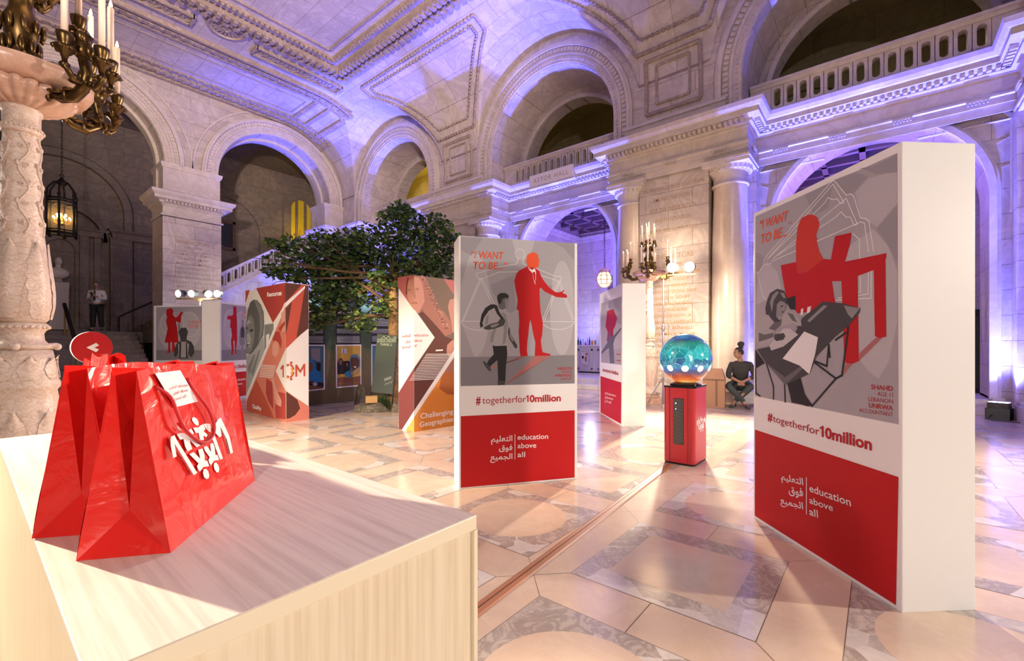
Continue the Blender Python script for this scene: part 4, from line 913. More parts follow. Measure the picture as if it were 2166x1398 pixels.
p1('white_wedge', [[(322,895),(413,690),(414,1078)]], TPAPER, .0030)
F1.tpx('title', "Resources", 510+242/4.3667, 580+208/4.3667, 510+376/4.3667, 580+192/4.3667, 580+166/4.3667, PWHITE, d=.0035, bold=.03)
F1.tpx('title', "Quality", 510+105/4.3667, 580+1232/4.3667, 510+188/4.3667, 580+1258/4.3667, 580+1196/4.3667, PWHITE, d=.0035, bold=.03)
p2('red_field', [[(408,80),(610,100),(620,490),(413,690)]], TBRICK, .001)
p2('brown_top', [[(406,78),(560,95),(408,265)], [(590,110),(622,104),(622,500),(510,590),(540,430)], [(410,320),(470,250),(440,430),(413,560)]], TBROWN, .0014)
p2('white_stripe', [[(410,262),(590,105),(590,130),(410,305)]], TPAPER, .0018)
p2('brown_base', [[(415,1078),(628,1222),(628,1340),(418,1370)]], TSAL, .001); p2('brown_figure', [[(416,1082),(520,1160),(545,1240),(500,1300),(450,1330),(418,1335)]], TBROWN, .0014)
OG = mat('tower_mark_orange', (.80,.36,.05), .42); p1('ten_mark', [[(364,866),(384,838),(397,838),(397,952),(384,952),(384,872),(368,884)]], TBRICK, .0034)
def rarc(cx, cy, r0, r1, a0, a1, n=8): return [(cx+r1*.70*math.cos(a0+(a1-a0)*i/n), cy+r1*math.sin(a0+(a1-a0)*i/n)) for i in range(n+1)]+[(cx+r0*.70*math.cos(a1-(a1-a0)*i/n), cy+r0*math.sin(a1-(a1-a0)*i/n)) for i in range(n+1)]
p2('ten_mark', [rarc(446,893,48,66,a,a+1.3) for a in (-1.45,.15)]+[rarc(446,893,48,66,1.65,2.2),rarc(446,893,48,66,-2.2,-1.65)]+[[(500,947),(500,838),(516,834),(546,884),(576,828),(592,826),(592,942),(576,943),(576,866),(546,916),(517,874),(517,946)], ell(462,818,12,13), ell(462,968,12,13)], TBRICK, .003)
p2('ten_mark_inner', [rarc(450,893,20,42,-1.2,1.2), ell(428,835,9,10), ell(428,955,9,10)], OG, .003)
# --- 10M mark: figure one, ring of four little people, M
LOGO = None
def logo(F, cx, cz, w, m, d=.003):
    s = w/LOGO[1]; F.poly('ten_m_mark', [[(cx+a*s, cz+b*s) for a, b in q] for q in LOGO[0]], m, d)

pcc = fpix(876.5, 913.5)
t, G1, G2 = two_faces('display_tower', 'brown and orange folded display tower marked Challenging Geographies, beside the middle poster panel', 'display tower', fpix(843, 907), pcc, fpix(985, 896), 2.33)
Z = lambda p: zz(p, 835, 575, 4.0522)
q1 = lambda nm, q, m, d, **k: G1.poly(nm, [Z(i) for i in q], m, d, px=True, **k)
q2 = lambda nm, q, m, d, **k: G2.poly(nm, [Z(i) for i in q], m, d, px=True, **k)
q1('rose_field', [[(26,46),(166,26),(166,330),(26,130)]], TROSE, .001); q1('face', [[(104,150),(118,80),(166,50),(166,330),(140,290),(110,220)]], TSKIN, .0014)
q1('dark_edge', [[(94,200),(100,100),(110,50),(122,45),(108,110),(106,190)]], TBROWN, .0016); q1('face_shade', [[(112,148),(136,146),(136,162),(112,164)], [(140,262),(166,258),(166,272),(142,274)]], TSKIN2, .0018)
q1('maroon_base', [[(33,1035),(166,820),(166,1240),(60,1356),(34,1352)]], TMAROON, .001); q1('white_stripe', [[(60,1356),(166,1190),(166,1245),(88,1368)]], TPAPER, .0014); q1('amber_corner', [[(88,1368),(166,1245),(166,1375)]], TAMBER, .0014)
q2('olive_field', [[(166,26),(620,85),(620,1340),(166,1375)]], TOLIVE, .001)
q2('rose_corner', [[(420,62),(620,88),(620,300),(490,175)]], TROSE, .0012)
q2('scarf', [[(210,34),(240,30),(270,60),(300,150),(330,220),(345,300),(420,340),(480,430),(490,530),(430,550),(380,490),(320,420),(290,390),(240,340),(252,240),(240,140)]], TSKIN2, .0014)
q2('scarf_pattern', [[(225+R.random()*40+k*12, 50+k*26+R.random()*8), (240+R.random()*40+k*12, 56+k*26), (246+k*12+R.random()*30, 76+k*26), (228+k*12, 72+k*26)] for k in range(17) for _ in range(3)], TSKIN, .0016)
q2('face', [[(166,40),(205,45),(232,90),(248,170),(255,250),(240,320),(205,356),(180,345),(166,320)]], TSKIN, .0018)
q2('face_shade', [[(176,140),(206,138),(208,156),(178,158)], [(166,255),(194,262),(192,276),(166,272)], [(166,130),(174,190),(180,220),(168,232)], [(205,356),(240,320),(252,260),(236,290),(215,330)]], TSKIN2, .002)
q2('dark_dress', [[(205,358),(240,340),(290,392),(380,490),(430,552),(500,580),(450,620),(440,700),(470,740),(400,850),(166,1190),(166,830),(342,562)]], TBROWN, .0022)
q2('second_person', [[(620,200),(470,240),(455,300),(480,420),(492,520),(620,520)], [(440,640),(490,585),(620,580),(620,760),(470,730),(448,700)]], TSKIN, .0017)
q2('paper_wedge', [[(166,320),(342,562),(166,822)]], TPAPER, .0026)
q2('orange_field', [[(166,1375),(166,1235),(620,560),(620,1345)]], TORANGE, .0024)
q2('orange_dark', [[(400,880),(430,855),(620,862),(620,1060),(450,1050),(380,1000)]], mat('tower_rust', (.42,.13,.035), .42), .0026); q2('brown_wedge', [[(420,855),(620,560),(620,862)]], TSKIN2, .0025)
q2('white_stripe', [[(166,1245),(166,1188),(620,500),(620,560)]], TPAPER, .0030)
q2('caption', [[(268-9*i,703+14*i),(490-8*i,703+13.2*i),(489-8*i,708+13.2*i),(267-9*i,708+14*i)] for i in range(17)], TPAPER, .0030)
q2('caption_title', [[(350,668),(412,664),(412,676),(350,680)]], TPAPER, .0031)
G2.tpx('title', "Challenging", 835+220/4.0522, 575+1258/4.0522, 835+500/4.0522, 575+1215/4.0522, 575+1212/4.0522, PWHITE, d=.0034, bold=.012)
G2.tpx('title', "Geographies", 835+212/4.0522, 575+1330/4.0522, 835+500/4.0522, 575+1280/4.0522, 575+1284/4.0522, PWHITE, d=.0034, bold=.012)
for ar, y, x in zip(AR, (558, 606, 652), (66, 92, 64)): G1.tpx('arabic_lettering', ar, 835+x/4.0522, 575+y/4.0522, 835+134/4.0522, 575+y/4.0522, 575+(y-26)/4.0522, PTAG, d=.003, bold=.012)
for en, y, x in zip(("education", "above", "all"), (554, 600, 644), (288, 234, 187)): G2.tpx('latin_lettering', en, 835+168/4.0522, 575+y/4.0522, 835+x/4.0522, 575+(y-1)/4.0522, 575+(y-25)/4.0522, PTAG, d=.0032, bold=.006)

# ------------------------------------------------------------------ mural wall with boards
mural_m = mat('mural_print', (.2,.2,.1), .5); g_ = N(mural_m)
_tc = g_.n('ShaderNodeNewGeometry').outputs['Position']; _sx = g_.n('ShaderNodeSeparateXYZ', {0: _tc})
_nz = g_.n('ShaderNodeTexNoise', {'Vector': g_.n('ShaderNodeVectorMath', {0: _tc, 1: (9, 1, 2.5)}, operation='MULTIPLY').outputs[0], 'Scale': 4.0, 'Detail': 6.0, 'Roughness': .7})
_n2 = g_.n('ShaderNodeTexNoise', {'Vector': _tc, 'Scale': 2.2, 'Detail': 5.0})
_h = g_.n('ShaderNodeMath', {0: _sx.outputs[2], 1: g_.n('ShaderNodeMath', {0: _n2.outputs['Fac'], 1: 1.4}, operation='MULTIPLY').outputs[0]}, operation='ADD').outputs[0]
_h = g_.n('ShaderNodeMath', {0: _h, 1: 3.6}, operation='DIVIDE').outputs[0]
_c = g_.ramp(_h, [(.16, (.13,.09,.03)), (.34, (.20,.14,.045)), (.47, (.16,.14,.04)), (.56, (.05,.09,.03)), (.70, (.035,.07,.035)), (.76, (.13,.22,.25)), (.90, (.25,.38,.40))])
g_.link(g_.mix(_nz.outputs['Fac'], _c, g_.mix(1.0, _c, (.35,.33,.3,1), 'MULTIPLY')), g_.b.inputs['Base Color'])
MY = 9.42
t, M = boxthing('mural_wall', 'savanna printed mural wall hung with text boards and photographs, behind the tree', 'display wall', (4.2, MY), (7.4, MY), 2.36, .12, m=mural_m)
Z = lambda p: zz(p, 640, 620, 5.1762)
BOARD = mat('board_black', (.022,.022,.026), .5); BTXT = mat('board_text', (.50,.50,.52), .5)
def mr(nm, pts, m, d, **k): return M.poly(nm, [Z(q) for q in pts], m, d, px=True, **k)
for nm, x0, x1, y0, y1, yb, title, tx0, tx1, ty in (('a', -60, 238, 165, 170, 560, "Resources", -40, 160, 205), ('b', 366, 636, 180, 190, 560, "Infrastructure", 380, 622, 222), ('c', 752, 1010, 185, 195, 550, "Gender", 812, 930, 240)):
    mr('text_board', [[(x0,y0),(x1,y1),(x1-2,yb-3),(x0,yb)]], BOARD, .004)
    rows = [(x0+8, 275+13*i) for i in range(21) if i not in (7, 8, 13, 14)]
    mr('board_text', [[(xa, y), (x1-8-R.random()*10, y+2), (x1-12, y+7), (xa, y+5)] for xa, y in rows if y < yb-20], BTXT, .006)
    M.tpx('board_title', title, 640+tx0/5.1762, 620+ty/5.1762, 640+tx1/5.1762, 620+(ty+3)/5.1762, 620+(ty-28)/5.1762, PWHITE, d=.006, bold=.03)
FRM = mat('photo_border', (.75,.72,.78), .45); SKN = mat('photo_skin', (.09,.035,.02), .45); SKN2 = mat('photo_skin_light', (.20,.08,.045), .45); BLU = mat('photo_blue', (.03,.22,.48), .45); BLU2 = mat('photo_teal', (.06,.15,.22), .45); DK = mat('photo_dark', (.02,.015,.018), .45); WOODP = mat('photo_wood', (.22,.10,.05), .45); WALLP = mat('photo_yellow', (.52,.30,.05), .45)
mr('photo_frame', [[(-60,565),(242,565),(242,1055),(-60,1085)]], FRM, .004); mr('photo_room', [[(-60,578),(230,578),(230,1040),(-60,1068)]], BLU2, .006)
mr('photo_shelf', [[(90,600),(190,600),(195,760),(95,720)]], PB[3], .007); mr('photo_shade', [[(150,760),(198,760),(195,850),(150,850)], [(60,960),(230,985),(230,1040),(60,1058)]], DK, .0075); mr('photo_desk', [[(60,1005),(230,1030),(230,1042),(60,1060)]], WOODP, .0078)
mr('girl_scarf', [[(30,740),(70,712),(105,715),(128,760),(140,820),(185,880),(215,960),(140,985),(30,975)]], BLU, .008, label='blue scarf of the printed girl'); mr('girl_face', [[(60,770),(92,750),(115,790),(105,850),(75,872),(55,850)]], SKN2, .0085); mr('computer_mouse', [[(105,990),(130,975),(158,985),(160,1008),(125,1018)]], PB[5], .0088); mr('hand', [[(60,965),(115,962),(120,985),(70,1000)]], SKN, .0089)
mr('photo_frame', [[(362,566),(642,562),(642,1016),(366,1040)]], FRM, .004); mr('photo_room', [[(374,577),(632,575),(632,1003),(377,1026)]], WALLP, .006)
mr('photo_window', [[(420,600),(480,605),(480,662),(422,660)]], PB[5], .007); mr('window_bar', [[(444,605),(450,605),(452,660),(446,660)]], DK, .0075)
mr('photo_crowd', [[(378,760),(400,715),(430,715),(445,745),(500,740),(530,760),(530,880),(380,890)]], DK, .007); mr('crowd_faces', [[(390,745),(402,725),(428,730),(432,760),(415,790),(395,775)], [(470,770),(490,760),(500,790),(485,810)]], SKN2, .0074)
mr('girl_scarf', [[(515,730),(525,690),(560,665),(600,670),(630,720),(632,830),(600,880),(520,925),(470,915),(460,870),(520,840)]], BLU2, .008); mr('girl_face', [[(525,735),(545,705),(590,700),(618,735),(612,810),(585,850),(550,848),(528,800)]], SKN, .0085)
mr('smile', [[(552,805),(590,800),(575,820)]], PB[5], .009); mr('scarf_gold', [[(520,870),(560,850),(625,800),(630,830),(590,880),(540,912)]], mat('photo_gold', (.35,.22,.10), .45), .0088); mr('scarf_blue', [[(462,870),(505,850),(520,905),(490,925),(465,905)]], BLU, .0088)
mr('girl_arms', [[(380,930),(430,915),(500,925),(632,905),(632,960),(500,970),(400,985),(380,1005)]], SKN2, .0092); mr('photo_desk', [[(377,1000),(480,965),(632,955),(632,1003),(377,1026)]], WOODP, .009)
mr('photo_frame', [[(752,562),(1010,560),(1010,990),(752,1015)]], FRM, .004); mr('photo_room', [[(762,574),(1000,572),(1000,978),(762,1002)]], BLU2, .006)
for x in (4.75, 6.1, 7.1):                         # picture lights along the top edge
    l = thing('picture_light', 'small black clip lamp on the top edge of the mural wall', 'lamp', (x, MY-.02, 2.36), group='clip lamps of the mural wall')
    mb = MB(); mb.tube([(0,.03,0),(0,-.02,.10),(0,-.18,.14)], .012, 6); mb.build('arm', IRON, l); mb = MB(); mb.obox((0,-.22,.12), (.05,0,0), (0,.04,-.02), (0,.015,.03)); mb.build('head', IRON, l)
    light('SPOT', (x, MY-.24, 2.46), 110, (.80,1.0,.86), (x, MY+.05, 1.2), .03, 95, .5, 'picture_beam')
for _n, _m in MATS.items():                        # printed matter is matt
    if _n.startswith(('print_', 'tower_', 'photo_', 'board_')):
        _b = _m.node_tree.nodes['Principled BSDF']; _b.inputs['Specular IOR Level'].default_value = .2; _b.inputs['Roughness'].default_value = .5
# ------------------------------------------------------------------ counter with shopping bags
def wood(name, base, dark, axis):
    m = mat(name, base, .42); g = N(m); p = g.n('ShaderNodeNewGeometry').outputs['Position']
    sc = [60, 60, 60]; sc[axis] = 1.6
    v = g.n('ShaderNodeVectorMath', {0: p, 1: tuple(sc)}, operation='MULTIPLY').outputs[0]
    n = g.n('ShaderNodeTexNoise', {'Vector': v, 'Scale': 1.6, 'Detail': 4.0, 'Roughness': .6})
    g.link(g.ramp(n.outputs['Fac'], [(.32, dark), (.58, base)]), g.b.inputs['Base Color']); return m
WTOP = wood('maple_top', (.76,.64,.55), (.62,.50,.42), 1); WSIDE = wood('maple_front', (.78,.66,.48), (.68,.55,.37), 2); WEDGE = mat('maple_edge', (.80,.69,.50), .35)
t = thing('counter', 'pale wood veneer counter in the left foreground carrying the red bags', 'counter', (.07,.55,0))
mb = MB(); mb.box((.004,.004,0),(.501,1.626,.975)); mb.build('body', WSIDE, t)
mb = MB(); mb.box((0,0,.975),(.505,1.63,1.0)); mb.build('edge_band', WEDGE, t, bevel=.0015)
mb = MB(); mb.box((.002,.002,1.0),(.503,1.628,1.0008)); mb.build('top', WTOP, t)
mb = MB(); mb.box((.497,-.0015,0),(.5055,.004,.975)); mb.build('corner_strip', WEDGE, t)
mb = MB(); mb.box((-.0015,-.001,0),(.004,.02,.975)); mb.build('corner_strip', WEDGE, t)

BRED = mat('bag_red', (.76,.02,.014), .16, coat=.3); gb_ = N(BRED)
_n = gb_.n('ShaderNodeTexNoise', {'Vector': gb_.n('ShaderNodeNewGeometry').outputs['Position'], 'Scale': 14.0, 'Detail': 3.0, 'Distortion': 1.2})
gb_.link(gb_.n('ShaderNodeBump', {'Strength': .35, 'Distance': .012, 'Height': _n.outputs['Fac']}).outputs[0], gb_.b.inputs['Normal'])
CORD = mat('bag_cord', (.55,.015,.02), .55)
def bag(label, FL, u, w=.356, d=.115, h=.262, lean=.0, top=.03, open_=.0):
    """carrier bag: FL = front bottom left corner on the counter, u = direction of its width"""
    u = Vector((*u, 0)).normalized(); bk = Vector((-u.y, u.x, 0)); o = Vector((*FL, 1.001))
    t = thing('carrier_bag', label, 'bag', o, 0, 'red carrier bags on the counter')
    P = lambda a, b, c: u*a+bk*b+Vector((0,0,c))
    mb = MB(); n = 8
    f0, f1 = d/2-top/2, d/2+top/2                 # top edges, pinched together
    def sheet(b0, b1, off):
        vs = []
        for i in range(n+1):
            for j in range(n+1):
                s, q = i/n, j/n; wob = .004*math.sin(7*s+3*q+off)*math.sin(PI*q)
                vs.append(P(w*s, b0+(b1-b0)*q+wob, h*q+ .006*math.sin(5*s+off)*q*q))
        mb.add(vs, [(i*(n+1)+j, (i+1)*(n+1)+j, (i+1)*(n+1)+j+1, i*(n+1)+j+1) for i in range(n) for j in range(n)])
    sheet(0, f0, 0); sheet(d, f1, 2)
    for a, s in ((0, 1), (w, -1)):
        fb, bb, ft, bt = P(a,0,0), P(a,d,0), P(a,f0,h), P(a,f1,h); lo = P(a+s*.012,d/2,.062); mid = P(a+s*.042,d/2,.15); tp = P(a+s*.05,d/2,h)
        mb.add([fb,bb,ft,bt,lo,tp,mid], [(0,1,4),(0,4,6,5,2),(1,3,5,6,4)])
    mb.add([P(0,0,0),P(w,0,0),P(w,d,0),P(0,d,0)], [(3,2,1,0)])
    mb.build('bag_body', BRED, t, fix=False)
    vf = P(0, f0, h)
    F = Face(o, u, t, Matrix.Translation(-o), v=vf); return t, F, P, f0
tb, FB, PB_, f0 = bag('largest red carrier bag at the front of the counter with the white 10M mark', (.19,.79), (.22,.28))
Z = lambda p: zz(p, 330, 860, 8.2235)
LG = [[(195,600),(205,535),(265,505),(300,580),(665,1160),(605,1203),(265,650),(303,878),(242,908),(200,700)],
 ell(645,262,52,82)[:0]+[(572,215),(605,188),(650,210),(690,270),(693,335),(660,338),(612,300),(580,255)], [(360,275),(395,270),(440,310),(470,380),(462,400),(420,370),(385,330)], [(306,340),(320,338),(385,420),(370,428),(325,390)],
 [(305,490),(360,468),(430,468),(490,510),(560,570),(640,620),(725,680),(660,718),(590,650),(540,590),(545,650),(578,745),(495,790),(450,700),(430,600),(425,572),(365,585)],
 [(492,432),(560,390),(610,470),(570,510)], [(592,375),(690,370),(720,340),(770,315),(800,370),(810,405),(775,430),(850,500),(825,545),(775,510),(785,592),(715,585),(700,520),(690,465),(640,465)],
 [(775,315),(830,300),(895,310),(910,380),(905,450),(870,445),(830,400)], [(745,650),(805,628),(808,645),(760,670)], [(862,598),(905,545),(928,590),(875,618)],
 [(905,510),(940,462),(985,540),(1118,910),(1070,935),(1000,760),(960,640)], [(892,660),(945,640),(975,720),(985,850),(1025,850),(1052,935),(960,950),(905,1030),(880,995),(862,940),(885,890),(800,775),(780,712),(835,692),(912,800)],
 [(682,762),(760,735),(795,850),(800,950),(840,945),(878,1045),(775,1060),(710,1140),(680,1100),(660,1045),(690,1000),(525,835),(600,800),(720,915)],
 [(765,1160),(778,1105),(815,1090),(855,1125),(876,1195),(870,1250),(830,1272),(785,1235)], [(955,1030),(968,990),(1000,985),(1040,1030),(1055,1100),(1040,1150),(1005,1152),(968,1100)],
 [(940,350),(985,390),(995,300),(1030,235),(1082,198),(1240,540),(1297,805),(1255,830),(1190,580),(1070,350),(1098,522),(1055,540),(985,465),(945,420)]]
_pl = [[FB.px(*q) for q in Z(pl)] for pl in LG]
_a = [a for pl in _pl for a, b in pl]; _b = [b for pl in _pl for a, b in pl]; _ca, _cb = (min(_a)+max(_a))/2, (min(_b)+max(_b))/2
LOGO = ([[(a-_ca, b-_cb) for a, b in pl] for pl in _pl], max(_a)-min(_a))
FB.poly('ten_m_mark', _pl, PWHITE, .0045, label='white 10M mark of little figures')
FB.poly('label_sticker', [(320,791),(374,784),(412,850),(363,863)], PWHITE, .005, px=True, label='white sticker with red two-language lettering')
for ar, en, y, xa, xm, xe in ((AR[0],"education",824,350,368,390), (AR[1],"above",835,358,373,390), (AR[2],"all",847,360,378,386)):
    FB.tpx('arabic_lettering', ar, xa, y+1, xm-2, y-3, y-6, PTAG, d=.006); FB.tpx('latin_lettering', en, xm+1, y-3, xe, y-6, y-10, PTAG, d=.006)
def cord(F, pts, d, t, nm='cord_handle'):
    P3 = [F.P(*F.px(*p), dd) for p, dd in zip(pts, d)]; out = []
    for i in range(len(P3)-1):
        for k in range(4):
            q = k/4; p0, p1_, p2_, p3_ = P3[max(i-1,0)], P3[i], P3[i+1], P3[min(i+2, len(P3)-1)]
            out.append(.5*((2*p1_)+(p2_-p0)*q+(2*p0-5*p1_+4*p2_-p3_)*q*q+(3*p1_-p0-3*p2_+p3_)*q**3))
    out.append(P3[-1]); mb = MB(); mb.smooth = True; mb.tube(out, .0026, 8); mb.build(nm, CORD, t, label='twisted red cord handle')
cord(FB, [(326,818),(345,842),(358,880),(372,908),(398,930),(424,938),(438,922),(437,898),(424,866),(404,836),(392,800)], [.002,.010,.012,.012,.010,.008,.010,.012,.012,.010,.002], tb)
u1 = Vector((.618,.786)); n1 = Vector((-.786,.618))
p = Vector((.19,.79))+n1*.119+u1*.10; bag('red carrier bag half hidden behind the largest bag, at the left edge of the counter', p, u1)
for i, (x, y, a, lab) in enumerate(((.285,1.385,87,'red carrier bag behind the two front bags, right under the round arrow sign'), (.335,1.775,90,'red carrier bag farthest back on the counter'))):
    tt, ff, pp, _ = bag(lab, (x, y), (math.cos(math.radians(a)), math.sin(math.radians(a))), w=.34, d=.11, h=.274-.022*i)
    ff.rect('label_sticker', .10, .17, .17, .225, PWHITE, .005)
    mb = MB(); mb.smooth = True; mb.tube([pp(.08,.04,.215), pp(.10,.0,.20), pp(.13,-.03,.17), pp(.17,-.045,.15), pp(.21,-.03,.17), pp(.24,.0,.20), pp(.26,.04,.215)], .0032, 8); mb.build('cord_handle', CORD, tt)

# round direction sign on a post
c = pix(195, 735, t=3.6); _dv = Vector((c.x, c.y, 0)).normalized(); _dv.rotate(Matrix.Rotation(math.radians(14), 3, 'Z')); su = Vector((_dv.y, -_dv.x, 0))
t = thing('direction_sign', 'round red sign with a white arrowhead pointing left, behind the bags', 'sign', (c.x, c.y, 0), math.atan2(su.y, su.x))
SGR = mat('sign_red', (.50,.012,.016), .35)
mb = MB(); mb.smooth = True
for r_, y0, y1 in ((.127, -.005, .02),):
    n = 40; vs = [(r_*math.cos(2*PI*i/n), y, c.z+r_*math.sin(2*PI*i/n)) for y in (y0, y1) for i in range(n)]
    mb.smooth = False; mb.add(vs, [(i, (i+1)%n, n+(i+1)%n, n+i) for i in range(n)]+[tuple(range(n-1,-1,-1)), tuple(range(n, 2*n))])
mb.build('disc', WHITE, t)
Fs = Face((0,-.0055,c.z), (1,0,0), t); Fs.poly('red_face', ell(0,0,.1265,.1265,40), SGR, .0005)
Fs.poly('arrowhead', [(.022,.038),(-.036,0),(.022,-.038),(.040,-.016),(.012,0),(.040,.016)], PWHITE, .0015)
mb = MB(); mb.tube([(0,.035,0),(0,.035,c.z+.06)], .014, 10); mb.box((-.012,.018,c.z-.05),(.012,.04,c.z+.05)); mb.build('post', WHITE, t); mb = MB(); mb.lathe([(.15,0),(.15,.012),(.02,.02)], (0,.035,0), 28); mb.build('foot', WHITE, t)

# ------------------------------------------------------------------ marble torcheres with bronze candelabra
CARV = marble('carved_marble', (.72,.56,.46), (.40,.25,.17), None, rough=.45, vscale=7, dirt=.3, bump=0); gc = N(CARV)
_p = gc.n('ShaderNodeTexCoord').outputs['Object']
_v = gc.n('ShaderNodeTexVoronoi', {'Vector': gc.n('ShaderNodeVectorMath', {0: _p, 1: (14, 14, 9)}, operation='MULTIPLY').outputs[0], 'Scale': 1.0}, feature='SMOOTH_F1')
_w = gc.n('ShaderNodeTexWave', {'Vector': _p, 'Scale': 9.0, 'Distortion': 12.0, 'Detail': 2.0, 'Detail Scale': 2.2}, wave_type='RINGS')
_hh = gc.n('ShaderNodeMath', {0: _v.outputs['Distance'], 1: _w.outputs['Fac']}, operation='ADD').outputs[0]
gc.link(gc.n('ShaderNodeBump', {'Strength': .22, 'Distance': .005, 'Height': _hh}).outputs[0], gc.b.inputs['Normal'])
_dk = gc.ramp(_w.outputs['Fac'], [(.0, (.86,.76,.68)), (.14, (1,1,1))])
gc.link(gc.mix(1.0, gc.b.inputs['Base Color'].links[0].from_socket, _dk, 'MULTIPLY'), gc.b.inputs['Base Color'])
SMOOTHM = marble('bowl_marble', (.66,.42,.31), (.40,.20,.13), None, rough=.3, vscale=5, dirt=.4, bump=0)
BRONZE = mat('bronze', (.115,.068,.024), .34, .92); CANDLE = mat('candle_wax', (.80,.62,.48), .5); FLAME = mat('candle_flame', (1,.6,.25), .5, emit=(1,.62,.28), estr=14)
def acanthus(mb, r0, z0, h, w, a, out=.02, n=7, lobes=4):
    """one carved leaf hugging the shaft: veined strip with a lobed edge and a curled tip"""
    vs = []; cols = 5
    for i in range(n+1):
        s = i/n; hw = w*(math.sin(PI*min(1, .12+s*.88))**.6)*(1+.22*abs(math.sin(lobes*PI*s)))*(1 if s < .97 else .3)
        rr = r0(z0+h*s)+.004+out*s**5*2.2
        for k in range(cols):
            q = (k/(cols-1)-.5)*2; aa = a+q*hw/max(rr, .05); bulge = .004*(1-abs(q))+(.005 if k == 2 else 0)
            vs.append(((rr+bulge)*math.cos(aa), (rr+bulge)*math.sin(aa), z0+h*s-(.02*q*q if s > .5 else 0)))
    mb.add(vs, [(i*cols+k, i*cols+k+1, (i+1)*cols+k+1, (i+1)*cols+k) for i in range(n) for k in range(cols-1)])
def interp(prof):
    def f(z):
        for (r0, z0), (r1, z1) in zip(prof, prof[1:]):
            if z0 <= z <= z1 and z1 > z0: return r0+(r1-r0)*(z-z0)/(z1-z0)
        return prof[-1][0]
    return f
def torchere(label, loc, rz):
    t = thing('torchere', label, 'candelabrum', loc, rz, 'marble torcheres with bronze candle branches')
    mb = MB(); mb.box((-.27,-.27,0),(.27,.27,.14)); mb.box((-.23,-.23,.14),(.23,.23,.20)); mb.build('plinth', SMOOTHM, t, bevel=.01)
    low = [(.22,.20),(.24,.24),(.21,.28),(.155,.32),(.15,.40),(.165,.55),(.185,.70),(.19,.80),(.165,.95),(.155,1.02),(.17,1.04),(.172,1.07),(.16,1.09),(.162,1.10),(.150,1.18),(.135,1.27)]
    mb = MB(); mb.smooth = True; mb.lathe(low, seg=40); f = interp(low)
    for k in range(8): acanthus(mb, f, .42, .50, .066, 2*PI*k/8, .006); acanthus(mb, f, 1.09, .15, .05, 2*PI*(k+.5)/8, .008)
    mb.build('carved_base', CARV, t, fix=False)
    mb = MB(); mb.smooth = True; mb.lathe([(.12,1.27),(.14,1.285),(.14,1.30),(.115,1.31),(.10,1.33),(.096,1.37),(.105,1.39),(.118,1.40),(.120,1.42),(.108,1.435)], seg=40)
    for k in range(4): mb.sphere((.155*math.cos(PI/4+PI/2*k), .155*math.sin(PI/4+PI/2*k), 1.29), .022, 10, 8); mb.tube([(.09*math.cos(PI/4+PI/2*k), .09*math.sin(PI/4+PI/2*k), 1.29),(.155*math.cos(PI/4+PI/2*k), .155*math.sin(PI/4+PI/2*k), 1.295)], .02, 8)
    for k in range(24): mb.sphere((.116*math.cos(2*PI*k/24), .116*math.sin(2*PI*k/24), 1.41), .013, 8, 6)
    mb.build('neck_moulding', CARV, t, fix=False)
    up = [(.10,1.435),(.120,1.46),(.134,1.53),(.137,1.60),(.130,1.70),(.112,1.85),(.098,1.98),(.092,2.10),(.086,2.35),(.080,2.58),(.080,2.60)]
    mb = MB(); mb.smooth = True; mb.lathe(up, seg=40); f = interp(up)
    for k in range(6): acanthus(mb, f, 1.46, .48, .058, 2*PI*k/6, .001, 12, 6)
    for k in range(6):                            # scrolling vine relief higher up
        a0 = 2*PI*(k+.5)/6
        pol = lambda s_, z, dr=.002: ((f(z)+dr)*math.cos(a0+s_/f(z)), (f(z)+dr)*math.sin(a0+s_/f(z)), z)
        mb.tube([pol(.022*math.sin(i*.55), 1.97+.6*i/30) for i in range(31)], .0055, 6)
        for j in range(5):
            z0 = 2.02+j*.115; sgn = 1 if j % 2 else -1
            mb.tube([pol(sgn*(.006+.017*q*math.cos(q*7)), z0+.02+.017*q*math.sin(q*7)) for q in [i/10 for i in range(11)]], .0045, 5)
            mb.sphere(pol(-sgn*.026, z0+.03), .012, 8, 6, (.8,.8,1.6))
    mb.build('carved_shaft', CARV, t, fix=False)
    mb = MB(); mb.smooth = True; mb.lathe([(.082,2.58),(.094,2.60),(.094,2.63),(.084,2.64),(.084,2.71),(.092,2.72),(.092,2.74),(.082,2.75)], seg=40)
    for k in range(28): mb.sphere((.094*math.cos(2*PI*k/28), .094*math.sin(2*PI*k/28), 2.615), .009, 6, 5)
    mb.build('collar', CARV, t, fix=False)
    mb = MB(); mb.smooth = True; mb.lathe([(.085,2.74),(.13,2.75),(.19,2.775),(.235,2.815),(.245,2.85),(.22,2.86)], seg=120, fn=lambda r, z, a: r*(.88+.16*abs(math.sin(11*a))**.7)); mb.build('gadroon', SMOOTHM, t)
    mb = MB(); mb.smooth = True; mb.lathe([(.22,2.855),(.27,2.86),(.30,2.875),(.325,2.92),(.325,2.95),(.30,2.965),(.10,2.975)], seg=48, fn=lambda r, z, a: r*(1+.10*max(0, math.cos(4*a))**6)); mb.build('bowl', SMOOTHM, t)
    mb = MB(); mb.smooth = True; mb.lathe([(.13,2.96),(.16,2.985),(.16,3.01),(.10,3.03),(.07,3.06),(.055,3.10),(.075,3.18),(.085,3.28),(.06,3.34),(.05,3.42),(.08,3.46),(.09,3.50),(.05,3.54)], seg=24)
    for k in range(10):
        a = 2*PI*k/10
        for z, r in ((3.02,.15),(3.12,.08),(3.24,.095),(3.45,.09)): mb.sphere((r*math.cos(a+z), r*math.sin(a+z), z), .026, 8, 6, (.62,.62,1.8))
    mb.build('bronze_stem', BRONZE, t, fix=False)
